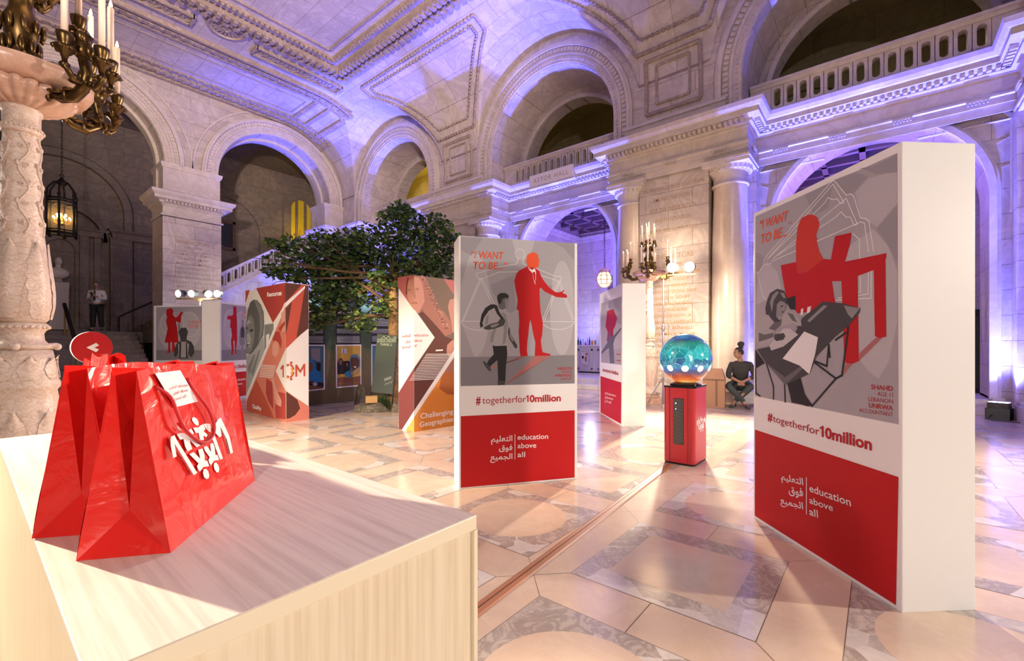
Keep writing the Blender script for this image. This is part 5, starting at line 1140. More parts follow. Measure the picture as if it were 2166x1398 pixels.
    def socket(mb, x, y, z):
        mb.lathe([(.012,-.10),(.02,-.07),(.045,-.045),(.05,-.03),(.022,-.03),(.022,-.015),(.03,0),(.036,.03),(.038,.05),(.030,.052)], (x,y,z), 16)
        for k in range(6): mb.sphere((x+.045*math.cos(PI*k/3), y+.045*math.sin(PI*k/3), z-.04), .014, 6, 5)
    def candle(x, y, z, h=.34):
        mb = MB(); mb.smooth = True; mb.lathe([(.0165,0),(.0165,h-.006),(.012,h),(.002,h)], (x,y,z), 16); cd = mb.build('candle', CANDLE, t)
        mb = MB(); mb.smooth = True; mb.lathe([(.001,0),(.008,.008),(.0095,.016),(.006,.03),(.001,.046)], (x,y,z+h), 10); mb.build('flame', FLAME, cd)
    spots = []
    for k in range(4):
        a = 2*PI*k/4; ca, sa = math.cos(a), math.sin(a); L = lambda r, s, z: (r*ca-s*sa, r*sa+s*ca, z)
        mb = MB(); mb.smooth = True
        mb.tube([L(.20,0,2.83),L(.28,0,2.79),(L(.37,0,2.79)),L(.43,0,2.84),L(.46,0,2.92),L(.44,0,3.0),L(.43,0,3.05)], [.02,.026,.03,.032,.03,.028,.03], 10)
        mb.lathe([(.03,0),(.05,.03),(.045,.07),(.04,.10),(.055,.13)], L(.43,0,3.02), 14)
        for i in range(14):                       # leaves curling along the branch
            q = i/13; b = L(.22+.24*q, (.02 if i % 2 else -.02), 2.80+.10*q*q+.02*math.sin(9*q)); mb.sphere(b, .024, 8, 6, (1.5,1.5,.45) if i % 3 else (.7,.7,1.5))
        for i in range(7): mb.sphere(L(.43+.045*math.cos(i*.9), .045*math.sin(i*.9), 3.06+.012*i), .024, 8, 6, (1,1,1.5))
        ends = [(.56,0,3.02,.05), (.47,.13,3.03,.03), (.47,-.13,3.03,.03), (.40,0,3.22,0)]
        for (r, s, z, dz) in ends[:3]:
            pa, pb = L(.43,0,2.88), L(r,s,z-.10)
            md = L((r+.45)/2+.02, s*.75, z-.18)
            mb.tube([pa, md, (pb[0]*1.02, pb[1]*1.02, z-.14), pb], [.016,.017,.015,.013], 8)
            for q in (.3,.6,.85): mb.sphere((pa[0]+(md[0]-pa[0])*q, pa[1]+(md[1]-pa[1])*q, pa[2]+(md[2]-pa[2])*q), .022, 8, 6)
            mb.sphere((pb[0], pb[1], z-.13), .026, 8, 6, (1,1,.8))
        mb.tube([L(.43,0,3.08), L(.40,0,3.13)], .016, 8)
        for (r, s, z, dz) in ends: socket(mb, *L(r,s,z)); spots.append(L(r,s,z+.05))
        mb.build('bronze_branch', BRONZE, t, fix=False)
    mb = MB(); mb.smooth = True
    for k in range(5):
        a = 2*PI*k/5+.3; x, y, z = .15*math.cos(a), .15*math.sin(a), 3.58
        mb.tube([(.04*math.cos(a),.04*math.sin(a),3.44),(.11*math.cos(a),.11*math.sin(a),3.42),(x,y,3.48),(x,y,3.5)], .014, 8); socket(mb, x, y, z); spots.append((x,y,z+.05))
    socket(mb, 0, 0, 3.64); spots.append((0,0,3.69)); mb.build('bronze_crown', BRONZE, t, fix=False)
    for (x, y, z) in spots: candle(x, y, z)
    return t
t1 = torchere('carved marble torchere with bronze branches and candles, foreground at the left edge', (.23,4.065,0), math.radians(-58))
t2 = copy_tree(t1); t2.location = (9.80,4.02,0); t2.rotation_euler = (0,0,math.radians(20)); t2['label'] = 'marble torchere with lit candles in front of the golden inscription, behind the small panel'
light('POINT', (9.75,3.9,3.95), 25, (1,.7,.4), size=.3, name='candle_glow')
light('POINT', (.35,3.9,3.75), 8, (1,.7,.4), size=.2, name='candle_glow')

# ------------------------------------------------------------------ hanging lanterns
AMB = mat('lantern_glass', (.35,.22,.06), .12, trans=.85); BULB = mat('candle_bulb', (1,.75,.35), .4, emit=(1,.60,.20), estr=30)
def chain(t, x, y, z0, z1, st=.12):
    n = max(2, int((z1-z0)/st)); mb = MB(); mb.smooth = True
    for i in range(n):
        z = z0+(z1-z0)*(i+.5)/n; h = (z1-z0)/n*.62; ax = (1,0) if i % 2 else (0,1)
        mb.tube([(x+ax[0]*.022*math.cos(a), y+ax[1]*.022*math.cos(a), z+h*math.sin(a)) for a in [2*PI*k/8 for k in range(9)]], .008, 5, False)
    return mb.build('chain', IRON, t, fix=False)
t = thing('hanging_lantern', 'large dark iron hall lantern with glowing candle bulbs, hanging left beside the foreground torchere', 'lantern', (2.05,20.6,4.88))
mb = MB(); hx = [(.36*math.cos(PI/3*k+.25), .36*math.sin(PI/3*k+.25)) for k in range(6)]
for k in range(6):
    a, b = hx[k], hx[(k+1)%6]
    mb.tube([(a[0],a[1],.0),(a[0],a[1],1.22)], .032, 8); mb.sphere((a[0],a[1],1.26), .05, 8, 6); mb.sphere((a[0],a[1],-.02), .05, 8, 6)
    for z, r in ((.05,.035),(.14,.02),(1.06,.03),(1.14,.03)): mb.tube([(a[0],a[1],z),(b[0],b[1],z)], r, 6)
    mb.tube([(a[0],a[1],1.0),((a[0]+b[0])/2,(a[1]+b[1])/2,.92),(b[0],b[1],1.0)], .014, 6)
    mb.tube([(a[0],a[1],1.16),(a[0]*.95,a[1]*.95,1.45),(a[0]*.55,a[1]*.55,1.68),(a[0]*.2,a[1]*.2,1.74)], .026, 8)
mb.lathe([(.10,1.62),(.14,1.70),(.08,1.78),(.05,1.84),(.02,1.88)], seg=12); mb.tube([(.05*math.cos(a),0,1.93+.05*math.sin(a)) for a in [2*PI*k/12 for k in range(13)]], .012, 6, False); mb.build('iron_frame', IRON, t, fix=False)
mb = MB(); mb.tube([(0,0,1.7),(0,0,.35)], .015, 8); mb.lathe([(.05,.30),(.09,.36),(.04,.42)], seg=12)
bs = [(r*math.cos(a+ph), r*math.sin(a+ph), z) for r, z, n, ph in ((.20,.52,8,.2),(.11,.62,5,.5)) for a in [2*PI*k/n for k in range(n)]]
for (x, y, z) in bs: mb.tube([(0,0,.38),(x*.6,y*.6,.36),(x,y,z-.12),(x,y,z)], .010, 6)
mb.build('candle_cluster', BRASS, t, fix=False)
for (x, y, z) in bs: mb = MB(); mb.smooth = True; mb.sphere((x,y,z+.035), .028, 8, 6, (1,1,1.4)); mb.build('bulb', BULB, t)
for k in range(6):
    a, b = hx[k], hx[(k+1)%6]; mb = MB(); mb.add([(a[0]*.97,a[1]*.97,.15),(b[0]*.97,b[1]*.97,.15),(b[0]*.97,b[1]*.97,1.05),(a[0]*.97,a[1]*.97,1.05)], [(0,1,2,3)]); mb.build('glass_pane', mat('pane_glass', (.75,.62,.35), .05, alpha=.14), t)
chain(t, 0, 0, 1.96, 5.75); light('POINT', (2.05,20.6,5.55), 14, (1,.6,.22), size=.15, name='lantern_glow')
t = thing('hanging_lantern', 'small round brass lantern glowing in the blue archway behind the middle poster panel', 'lantern', (13.9,7.27,3.30))
mb = MB(); mb.smooth = True
rp = [(.12,.0),(.22,.08),(.27,.22),(.25,.36),(.17,.48),(.19,.52),(.10,.58),(.03,.64)]
for k in range(8): mb.tube([(r*math.cos(PI/4*k), r*math.sin(PI/4*k), z) for r, z in rp], .012, 6)
for r, z in rp[:6]: mb.tube([(r*math.cos(2*PI*k/20), r*math.sin(2*PI*k/20), z) for k in range(21)], .010, 6, False)
mb.build('brass_cage', BRASS, t, fix=False)
mb = MB(); mb.smooth = True; mb.lathe([(r*.96, z) for r, z in rp[:5]], seg=20); mb.build('glass', mat('lantern_amber', (.8,.5,.2), .3, emit=(1,.62,.30), estr=2.2), t)
chain(t, 0, 0, .64, 2.5, .10); light('POINT', (13.9,7.27,3.1), 10, (1,.7,.4), size=.1, name='lantern_glow')

# ------------------------------------------------------------------ globe display on its red pedestal
PEDR = mat('pedestal_red', (.56,.03,.04), .28, coat=.2)
t = thing('display_pedestal', 'red pedestal with a black vent grille carrying the glowing globe', 'pedestal', (4.93,1.52,0))
mb = MB()
def rbox(mb, x0, y0, x1, y1, z0, z1, r, n=6):
    pts = []
    for cx, cy, a in ((x1-r,y1-r,0),(x0+r,y1-r,PI/2),(x0+r,y0+r,PI),(x1-r,y0+r,3*PI/2)): pts += [(cx+r*math.cos(a+PI/2*i/n), cy+r*math.sin(a+PI/2*i/n)) for i in range(n+1)]
    k = len(pts); mb.add([(x,y,z) for z in (z0,z1) for x, y in pts], [(i,(i+1)%k,k+(i+1)%k,k+i) for i in range(k)]+[tuple(range(k-1,-1,-1)), tuple(range(k,2*k))])
rbox(mb, 0,0,.46,.34,.02,.835,.05); mb.build('body', PEDR, t)
mb = MB(); rbox(mb, .005,.005,.455,.335,0,.02,.05); mb.build('base', PBLACK, t); mb = MB(); rbox(mb, -.004,-.004,.464,.344,.835,.855,.052); mb.build('top_plate', mat('black_gloss', (.015,.015,.018), .12), t)
mb = MB(); mb.box((-.002,.262,.02),(.004,.268,.835)); mb.box((-.002,.07,.02),(.003,.073,.835)); mb.build('seam', mat('seam_dark', (.12,.004,.006), .5), t)
mb = MB(); mb.box((-.003,.115,.22),(.01,.225,.72)); g = mb.build('vent_grille', PBLACK, t)
mb = MB(); 
for i in range(38): mb.box((-.007,.117,.226+i*.013),(-.003,.223,.231+i*.013))
mb.build('grille_slats', mat('slat_metal', (.30,.27,.25), .4, .5), g)
mb = MB(); mb.box((-.008,.192,.66),(-.006,.20,.675)); mb.box((-.008,.192,.60),(-.006,.20,.61)); mb.build('indicator_light', mat('led_blue', (.1,.2,1), .4, emit=(.2,.4,1), estr=5), g)
Fp = Face((0,0,0), (1,0,0), t); logo(Fp, .24, .43, .34, PWHITE, .002)
GS = mat('globe_screen', (.01,.012,.016), .12, coat=.5); gg = N(GS)
_o = gg.n('ShaderNodeTexCoord').outputs['Object']; _s = gg.n('ShaderNodeSeparateXYZ', {0: _o})
_no = gg.n('ShaderNodeTexNoise', {'Vector': _o, 'Scale': 5.0, 'Detail': 4.0, 'Distortion': .8})
_z = gg.n('ShaderNodeMath', {0: gg.n('ShaderNodeMath', {0: _s.outputs[2], 1: .28}, operation='ADD').outputs[0], 1: .56}, operation='DIVIDE').outputs[0]
_zz = gg.n('ShaderNodeMath', {0: _z, 1: gg.n('ShaderNodeMath', {0: gg.n('ShaderNodeMath', {0: _no.outputs['Fac'], 1: .5}, operation='SUBTRACT').outputs[0], 1: .28}, operation='MULTIPLY').outputs[0]}, operation='ADD').outputs[0]
_col = gg.ramp(_zz, [(.0,(.95,.62,.22)),(.08,(.9,.22,.04)),(.17,(.55,.10,.05)),(.25,(.10,.08,.16)),(.33,(.03,.16,.45)),(.44,(.02,.10,.24)),(.60,(.01,.30,.32)),(.78,(.02,.28,.20)),(.88,(.01,.06,.14)),(1,(.05,.30,.55))])
_vo = gg.n('ShaderNodeTexVoronoi', {'Vector': _o, 'Scale': 13.0}, feature='DISTANCE_TO_EDGE')
_ln = gg.ramp(_vo.outputs['Distance'], [(.0,(1,1,1)),(.012,(.7,.7,.7)),(.022,(0,0,0))])
_bd = gg.ramp(_z, [(.30,(0,0,0)),(.36,(1,1,1)),(.72,(1,1,1)),(.80,(0,0,0))])
_cell = gg.n('ShaderNodeTexVoronoi', {'Vector': _o, 'Scale': 11.0})
_cc = gg.mix(gg.mix(1.0, _bd, gg.ramp(gg.n('ShaderNodeSeparateColor', {0: _cell.outputs['Color']}).outputs[0], [(.5,(0,0,0)),(.9,(.55,.55,.55))]), 'MULTIPLY'), _col, (.06,.75,.70,1))
_cc = gg.mix(gg.mix(1.0, _ln, _bd, 'MULTIPLY'), _cc, (.30,.95,1,1))
_vd = gg.n('ShaderNodeTexVoronoi', {'Vector': _o, 'Scale': 9.0}); _dt = gg.ramp(_vd.outputs['Distance'], [(.12,(1,1,1)),(.17,(0,0,0))])
_cc = gg.mix(gg.mix(1.0, _dt, _bd, 'MULTIPLY'), _cc, (.75,.98,1,1))
gg.link(_cc, gg.b.inputs['Emission Color']); gg.b.inputs['Emission Strength'].default_value = .85
gx, gy, gz, gr = 5.16, 1.69, 1.148, .28
t = thing('display_globe', 'glowing spherical screen with teal network lines and white dots on the red pedestal', 'globe', (gx,gy,gz))
mb = MB(); mb.smooth = True; mb.sphere((0,0,0), gr, 64, 40); mb.build('sphere_screen', GS, t)
mb = MB(); mb.smooth = True; mb.lathe([(.17,-.2925),(.165,-.28),(.12,-.262),(.10,-.258)], seg=40); mb.build('stand_ring', mat('black_gloss', (.015,.015,.018), .12), t)
DOT = mat('screen_dot', (.9,.95,1), .3, emit=(.92,.97,1), estr=1.3)
for k in range(10):
    a = 2*PI*k/10+.30; e = math.radians(-21); d = Vector((math.cos(a)*math.cos(e), math.sin(a)*math.cos(e), math.sin(e))); ux = Vector((-math.sin(a), math.cos(a), 0)); vy = d.cross(ux)
    mb = MB(); n = 20; ring_ = [(d*math.cos(.13)+(ux*math.cos(2*PI*i/n)+vy*math.sin(2*PI*i/n))*math.sin(.13))*(gr+.0015) for i in range(n)]
    mb.add(ring_+[d*(gr+.0015)], [(i,(i+1)%n,n) for i in range(n)]); mb.build('white_dot', DOT, t)
# floor cable cover
CB = mat('cable_brown', (.42,.17,.08), .4); t = thing('cable_cover', 'brown cable cover strip crossing the marble floor to the red pedestal', 'cable cover', (0,0,0))
a, b = Vector((.60,1.45,0)), Vector((4.88,1.765,0)); d = (b-a).normalized(); s = Vector((-d.y,d.x,0))
mb = MB(); pf = [(-.042,.0016),(-.030,.008),(.030,.008),(.042,.0016)]
mb.add([q+s*o+Vector((0,0,z)) for q in (a,b) for o, z in pf], [(i,i+1,5+i,4+i) for i in range(3)]+[(0,3,2,1),(4,5,6,7)]); mb.build('strip', CB, t)
mb = MB(); mb.obox((a+b)/2+s*.004+Vector((0,0,.0085)), d*(b-a).length/2, s*.0035, Vector((0,0,.0012))); mb.build('groove', mat('cable_groove', (.12,.045,.025), .5), t)
# ------------------------------------------------------------------ tree, rocks, board, box
BARK = marble('tree_bark', (.50,.27,.11), (.12,.06,.03), None, rough=.8, vscale=14, dirt=.8)
LEAFM = [mat('leaf_dark', (.022,.050,.016), .5), mat('leaf_green', (.05,.10,.022), .5), mat('leaf_light', (.16,.22,.045), .5)]
TX, TY = 5.62, 7.72
t = thing('artificial_tree', 'leafy green tree with a pale brown trunk rising between the two display towers', 'tree', (TX,TY,0))
mb = MB(); mb.smooth = True; mb.tube([(0,0,0),(.01,.0,.6),(.0,.02,1.4),(-.02,.0,2.1),(.0,.05,2.6),(.02,.05,3.2)], [.15,.115,.105,.10,.085,.04], 14); mb.build('trunk', BARK, t)
rl = random.Random(3)
RV = Vector((.6327,-.7744,0)); FV = Vector((.7744,.6327,0))           # across and along the viewing direction at the camera
def TP(px_, py_, dd): q = pix(px_, py_, t=min(9.25, 8.45/(.6327+.7744*(1083-px_)/950))+min(dd, .2)); return q-Vector((TX,TY,0))
blobs = [((700,560),.62,.40,380),((620,560),.50,.30,190),((660,620),.45,.36,220),((740,620),.50,.38,250),((780,520),.55,.45,330),((850,480),.52,.42,330),((890,540),.62,.50,420),((830,580),.55,.45,320),((920,490),.40,.38,200),((940,580),.45,.4,220),
  ((740,530),.50,.45,250),((850,450),.30,.25,100),((630,520),.35,.22,90),((600,590),.28,.24,80),((690,665),.38,.22,120),((650,690),.30,.16,70),((760,680),.38,.25,120),((820,650),.30,.30,120),((690,510),.35,.22,100),((580,515),.18,.10,30),((570,570),.15,.10,25),((960,520),.25,.3,70),((725,590),.6,.5,250),((910,620),.35,.25,90)]
br = MB(); br.smooth = True
for (c, rx, rz_, n) in blobs:                      # a bough from the trunk into each cloud of leaves
    e = TP(c[0], c[1], rl.uniform(-.5,.5)); s0 = Vector((0,0,rl.uniform(1.9,2.9))); m_ = s0.lerp(e, .5)+Vector((rl.uniform(-.1,.1), rl.uniform(-.1,.1), rl.uniform(.0,.18)))
    br.tube([s0, s0.lerp(m_,.5)+Vector((0,0,.05)), m_, m_.lerp(e,.5), e], [.04,.032,.024,.016,.008], 7)
    for k in range(5):
        d = Vector((rl.gauss(0,rx*.6), rl.gauss(0,rx*.6), rl.gauss(0,rz_*.6))); br.tube([m_.lerp(e,.4+.1*k), e+d*.5+Vector((0,0,.03)), e+d], [.010,.007,.004], 5)
br.build('branches', mat('twig_bark', (.10,.05,.025), .8), t, fix=False)
lf = MB(); shape = [(0,-.5),(.10,-.38),(.42,-.42),(.34,-.12),(.52,.10),(.28,.14),(.20,.34),(0,.58),(-.20,.34),(-.28,.14),(-.52,.10),(-.34,-.12),(-.42,-.42),(-.10,-.38)]
for (c, rx, rz_, n) in blobs:
    for _ in range(int(n*2.0)):
        while True:
            d = Vector((rl.uniform(-1,1), rl.uniform(-1,1), rl.uniform(-1,1)))
            if .12 < d.length < 1: break
        p = TP(c[0], c[1], 0)+RV*d.x*rx+FV*d.y*min(rx*1.3, .7)+Vector((0,0,d.z*rz_))
        if p.z < 2.5 and ((p.x+TX < 4.1 and p.y+TY > 7.5) or (p.y+TY < 6.1)): continue      # keep clear of the towers
        s = rl.uniform(.06,.115); nrm = (Vector((0,0,1))+Vector((rl.gauss(0,.6), rl.gauss(0,.6), rl.gauss(0,.35)))).normalized(); ax = nrm.orthogonal().normalized(); ax.rotate(Matrix.Rotation(rl.uniform(0,6.3), 3, nrm)); ay = nrm.cross(ax)
        lf.m = 2 if rl.random() < (.45 if c[1] > 640 else .10) else (1 if rl.random() < .5 else 0)
        lf.add([p]+[p+ax*a*s+ay*b*s-nrm*(abs(a)*.25*s) for a, b in shape], [(0, 1+i, 1+(i+1) % 14) for i in range(14)])
lf.build('foliage', LEAFM, t, fix=False)
ROCK = marble('rock_stone', (.23,.18,.13), (.06,.05,.035), None, rough=.9, vscale=6, dirt=.8, bump=.6)
def rock(label, p, s, seed):
    bm = bmesh.new(); bmesh.ops.create_icosphere(bm, subdivisions=4, radius=1); rr = random.Random(seed)
    ks = [(Vector((rr.gauss(0,1), rr.gauss(0,1), rr.gauss(0,1))).normalized(), rr.uniform(.62,.95)) for _ in range(16)]
    for v in bm.verts:
        d = v.co.normalized(); r = 1.0
        for k, h in ks:
            q = d.dot(k)
            if q > 0: r = min(r, h/q)
        v.co = Vector((d.x*r*s[0], d.y*r*s[1], max(d.z*r*s[2], -.0)+0))
    me = bpy.data.meshes.new('rock'); bm.to_mesh(me); bm.free(); me.materials.append(ROCK)
    o = bpy.data.objects.new('rock', me); COL.objects.link(o); o.location = (p[0], p[1], p[2] if len(p) > 2 else 0); o.rotation_euler = (0,0,rr.uniform(0,1)-.5-.89); tag(o, label, 'rock', 'rocks around the foot of the tree'); return o
rp_ = fpix(788, 870)
rock('broad flat rock at the foot of the tree carrying the small carton', rp_, (.44,.22,.24), 5)
q = fpix(838, 872); rock('rounded pale rock right of the flat rock, beside the brown display tower', (q[0]+.05,q[1]), (.17,.15,.26), 8)
q = fpix(768, 858); rock('mossy upright rock behind the small carton', (q[0],q[1]+.10), (.18,.14,.48), 11)
t = thing('carton', 'small plain cardboard box sitting on the flat rock by the tree', 'box', (rp_[0]-.02,rp_[1]-.03,.178), -.55)
mb = MB(); mb.box((-.13,-.08,0),(.09,.08,.13)); mb.build('box_body', mat('cardboard', (.58,.34,.13), .7), t, bevel=.003); mb = MB(); mb.box((-.131,-.012,.1295),(.091,.012,.1312)); mb.build('tape', mat('carton_tape', (.62,.42,.2), .4), t)
# leaning chalkboard
tl, brr, bl = pix(798,706,t=9.02), pix(830,834,t=8.84), pix(785,829,t=8.92); tr = tl+(brr-bl)*.96
t = thing('chalkboard', 'dark green chalkboard with faint chalk lettering leaning in front of the tree trunk', 'board', (bl.x,bl.y,0))
o_ = Vector((bl.x,bl.y,0)); bk = ((brr-bl).cross(tl-bl)).normalized(); bk = bk if bk.dot(FWD) > 0 else -bk
mb = MB(); P4 = [bl, brr, tr, tl]; mb.add([p-o_ for p in P4]+[p-o_+bk*.03 for p in P4], [(0,1,2,3),(7,6,5,4),(0,4,5,1),(1,5,6,2),(2,6,7,3),(3,7,4,0)]); mb.build('slate', mat('chalkboard_green', (.035,.048,.038), .5), t)
for (a, b) in ((tl, bl), (tr, brr)):
    mb = MB(); f_ = a+bk*.03; g_2 = Vector((a.x,a.y,0))+Vector((bk.x,bk.y,0)).normalized()*.42; mb.tube([f_-o_-Vector((0,0,.05)), g_2-o_], .016, 6); mb.build('prop_leg', mat('black_paint', (.012,.012,.014), .5), t)
    mb = MB(); mb.tube([b-o_+bk*.02, Vector((b.x,b.y,0))-o_], .016, 6); mb.build('front_leg', mat('black_paint', (.012,.012,.014), .5), t)
CHALK = mat('chalk', (.40,.44,.36), .9)
Fk = Face(bl, (brr-bl), t, Matrix.Translation(-o_), v=(tl-bl))
for txt, x0, y0, x1, y1, yt in (("OF", 831, 717, 838, 718, 711), ("SCHOOL CHILDREN", 798, 724, 837, 724, 716), ("THANK U", 804, 731, 829, 732, 725)):
    Fk.tpx('chalk_lettering', txt, x0, y0, x1, y1, yt, CHALK, d=.003)
Fk.line('chalk_scribble', [[(813+i*3, 806-i*1.1) , (814.5+i*3, 800-i*1.1), (815.5+i*3, 805-i*1.1)] for i in range(5)]+[[(814,815),(817,810),(820,813),(823,808),(827,810),(830,805)], [(806,717),(812,711),(816,717),(822,711),(827,717)]], .008, CHALK, .003, px=True)
t = thing('grass_tuft', 'tuft of green grass under the chalkboard', 'grass', (bl.x+.22,bl.y-.04,0)); mb = MB()
for i in range(260):
    x, y = rl.gauss(0,.10), rl.gauss(0,.05); a = rl.uniform(0,6.3); h = rl.uniform(.15,.36); l = rl.uniform(.02,.12); d = Vector((math.cos(a), math.sin(a), 0)); s = Vector((-d.y,d.x,0))*.005
    b0 = Vector((x,y,0)); mb.add([b0-s, b0+s, b0+d*l*.4+Vector((0,0,h*.6))+s*.7, b0+d*l*.4+Vector((0,0,h*.6))-s*.7, b0+d*l+Vector((0,0,h))], [(0,1,2,3),(3,2,4)])
g_o = mb.build('blades', mat('grass_green', (.10,.17,.03), .6), t, fix=False); g_o['kind'] = 'stuff'
light('SPOT', (4.6,7.3,.3), 50, (1,.86,.55), (5.5,7.9,2.8), .05, 60, .7, 'tree_spot')
light('SPOT', (4.3,7.2,2.75), 160, (1,.85,.5), (5.4,7.7,2.0), .05, 70, .7, 'tree_spot')

# ------------------------------------------------------------------ floodlight stands
STEEL = mat('stand_steel', (.55,.53,.50), .35, .8); LAMPG = mat('flood_glow', (1,.95,.85), .3, emit=(1,.88,.66), estr=40); BLKM = mat('lamp_black', (.03,.035,.03), .4)
def flood_stand(label, p, along, heads, h=2.78):
    t = thing('floodlight_stand', label, 'floodlight', (p[0],p[1],0), math.atan2(along[1], along[0]))
    mb = MB(); mb.smooth = True; mb.tube([(0,0,.05),(0,0,h*.6)], .022, 10); mb.tube([(0,0,h*.6),(0,0,h-.04)], .016, 10); mb.lathe([(.03,h*.58),(.035,h*.6),(.025,h*.63)], seg=12); mb.build('pole', STEEL, t)
    for k in range(3):
        a = 2*PI*k/3+.4; mb = MB(); mb.tube([(0,0,.62),(.42*math.cos(a),.42*math.sin(a),.012)], .012, 8); mb.tube([(0,0,.25),(.22*math.cos(a),.22*math.sin(a),.30)], .008, 6); mb.build('leg', STEEL, t)
    x0, x1 = min(q[0] for q in heads)-.12, max(q[0] for q in heads)+.1
    mb = MB(); mb.tube([(x0,0,h),(x1,0,h)], .020, 8); mb.obox((0,0,h-.03), (.05,0,0), (0,.03,0), (0,0,.035)); mb.build('crossbar', BRASS, t)
    for (x, d, face) in heads:
        d = Vector(d).normalized(); u = d.orthogonal().normalized(); w = d.cross(u); c = Vector((x,0,h+.16)); mb = MB(); mb.smooth = True; vs = []
        pr = [(.05,-.17),(.085,-.13),(.10,-.04),(.105,.06),(.11,.08)]; n = 20
        for r, z in pr: vs += [c+d*z+u*r*math.cos(2*PI*i/n)+w*r*math.sin(2*PI*i/n) for i in range(n)]
        mb.add(vs, [(j*n+i,j*n+(i+1)%n,(j+1)*n+(i+1)%n,(j+1)*n+i) for j in range(4) for i in range(n)]+[tuple(range(n))]); mb.tube([(x,0,h),(x,.0,h+.06)], .014, 6); mb.build('lamp_housing', BLKM, t, fix=False)
        mb = MB(); mb.smooth = True; mb.add([c+d*.075+u*.10*math.cos(2*PI*i/n)+w*.10*math.sin(2*PI*i/n) for i in range(n)]+[c+d*.095], [(i,(i+1)%n,n) for i in range(n)]); mb.build('lens', LAMPG, t)
    return t
flood_stand('floodlight stand with two glaring lamps between the small panel and the globe', (9.42,3.55), (.40,-.92), ((.20,(-.4,-.9,-.12),1),(.54,(-.3,-.9,-.12),1)))
flood_stand('floodlight stand with four lamps in front of the inscribed far pier', (4.55,15.9), (.66,-.75), ((-.58,(-.25,-1,-.15),1),(-.20,(-.1,-1,-.15),1),(.22,(.75,-.6,-.25),1),(.54,(.1,-1,-.15),1)), 2.70)
flood_stand('floodlight stand out of view left of the marble torchere', (-1.42,6.35), (.9,.3), ((-.2,(.3,-1,-.3),1),(.2,(.3,-1,-.3),1)), 2.75)
# blue uplight cans in the corners of the bays
UG = mat('uplight_glow', (.2,.18,1), .3, emit=(.35,.30,1), estr=12)
def uplight(x, y, label, k=1):
    t = thing('uplight', label, 'uplight', (x,y,0), .35*k)
    mb = MB(); mb.box((-.12,-.14,0),(.12,.14,.02)); mb.box((-.13,-.15,0),(-.11,.15,.20)); mb.box((.11,-.15,0),(.13,.15,.20)); mb.build('yoke', BLKM, t)
    mb = MB()
    mb.box((-.10,-.13,.05),(.10,.13,.30))
    for i in range(9): mb.box((-.105,-.12+i*.028,.07),(.105,-.11+i*.028,.26))
    mb.build('housing', BLKM, t); mb = MB(); mb.box((-.09,-.12,.30),(.09,.12,.304)); mb.build('lens', UG, t)
    mb = MB(); mb.smooth = True; mb.tube([(-.10,.05,.10),(-.25,.10,.02),(-.35,.0,.012),(-.3,-.25,.012),(-.1,-.4,.012)], .008, 6); mb.build('cable', BLKM, t, fix=False)
for yc, nm in zip(BAYS[1:], ('beyond the biggest poster panel', 'behind the middle poster panel', 'behind the tree')):
    for s, e in ((-1,'right'),(1,'left')): uplight(11.47, yc+s*1.80, 'black uplight at the %s foot of the arch %s' % (e, nm) if not (s < 0 and yc < 1) else 'black floor uplight at the right edge of the photo below the glowing pier', s)

# ------------------------------------------------------------------ boxes, bar, glimpses in the arches
CARD = mat('carton_brown', (.36,.19,.11), .75); HZ = mat('hazard_dark', (.06,.035,.025), .6)
q = pix(1511, 862, Z=0)
t = thing('carton', 'tall brown shipping carton between the globe pedestal and the seated person', 'box', (q.x,q.y,0), -1.36)
mb = MB(); mb.box((-.22,0,0),(.20,.42,.60)); mb.build('box_body', CARD, t, bevel=.006)
mb = MB(); mb.add([(-.22,0,.60),(.20,0,.60),(.20,.42,.60),(-.22,.42,.60),(-.16,.08,.80),(.14,.08,.80),(.14,.36,.80),(-.16,.36,.80)], [(0,1,5,4),(1,2,6,5),(2,3,7,6),(3,0,4,7),(4,5,6,7)]); mb.build('folded_lid', CARD, t)
mb = MB()
for i in range(16): mb.obox((.04,-.002,.05+i*.034), (.02,0,.012), (0,.001,0), (-.004,0,.007))
for i in range(10): mb.obox((-.2+i*.042,-.002,.575), (.012,0,.012), (0,.001,0), (-.007,0,.007))
mb.build('hazard_tape', HZ, t)
q = pix(1566, 862, Z=0); SX, SY = q.x, q.y
t = thing('equipment_case', 'low pale grey wheeled case on which the person with a hair bun sits', 'case', (SX+.02,SY+.0,0), -1.36)
mb = MB(); mb.box((-.16,.02,.08),(.62,.40,.345)); mb.build('case_body', mat('case_grey', (.46,.43,.43), .5), t, bevel=.012)
for (x, y) in ((-.10,.08),(.56,.08),(.56,.34),(-.10,.34)): mb = MB(); mb.smooth = True; mb.sphere((x,y,.04), .04, 12, 8, (.6,1,1)); mb.build('caster', BLKM, t)
mb = MB(); mb.box((-.165,.015,.22),(.625,.02,.235)); mb.build('seam_strip', STEEL, t)

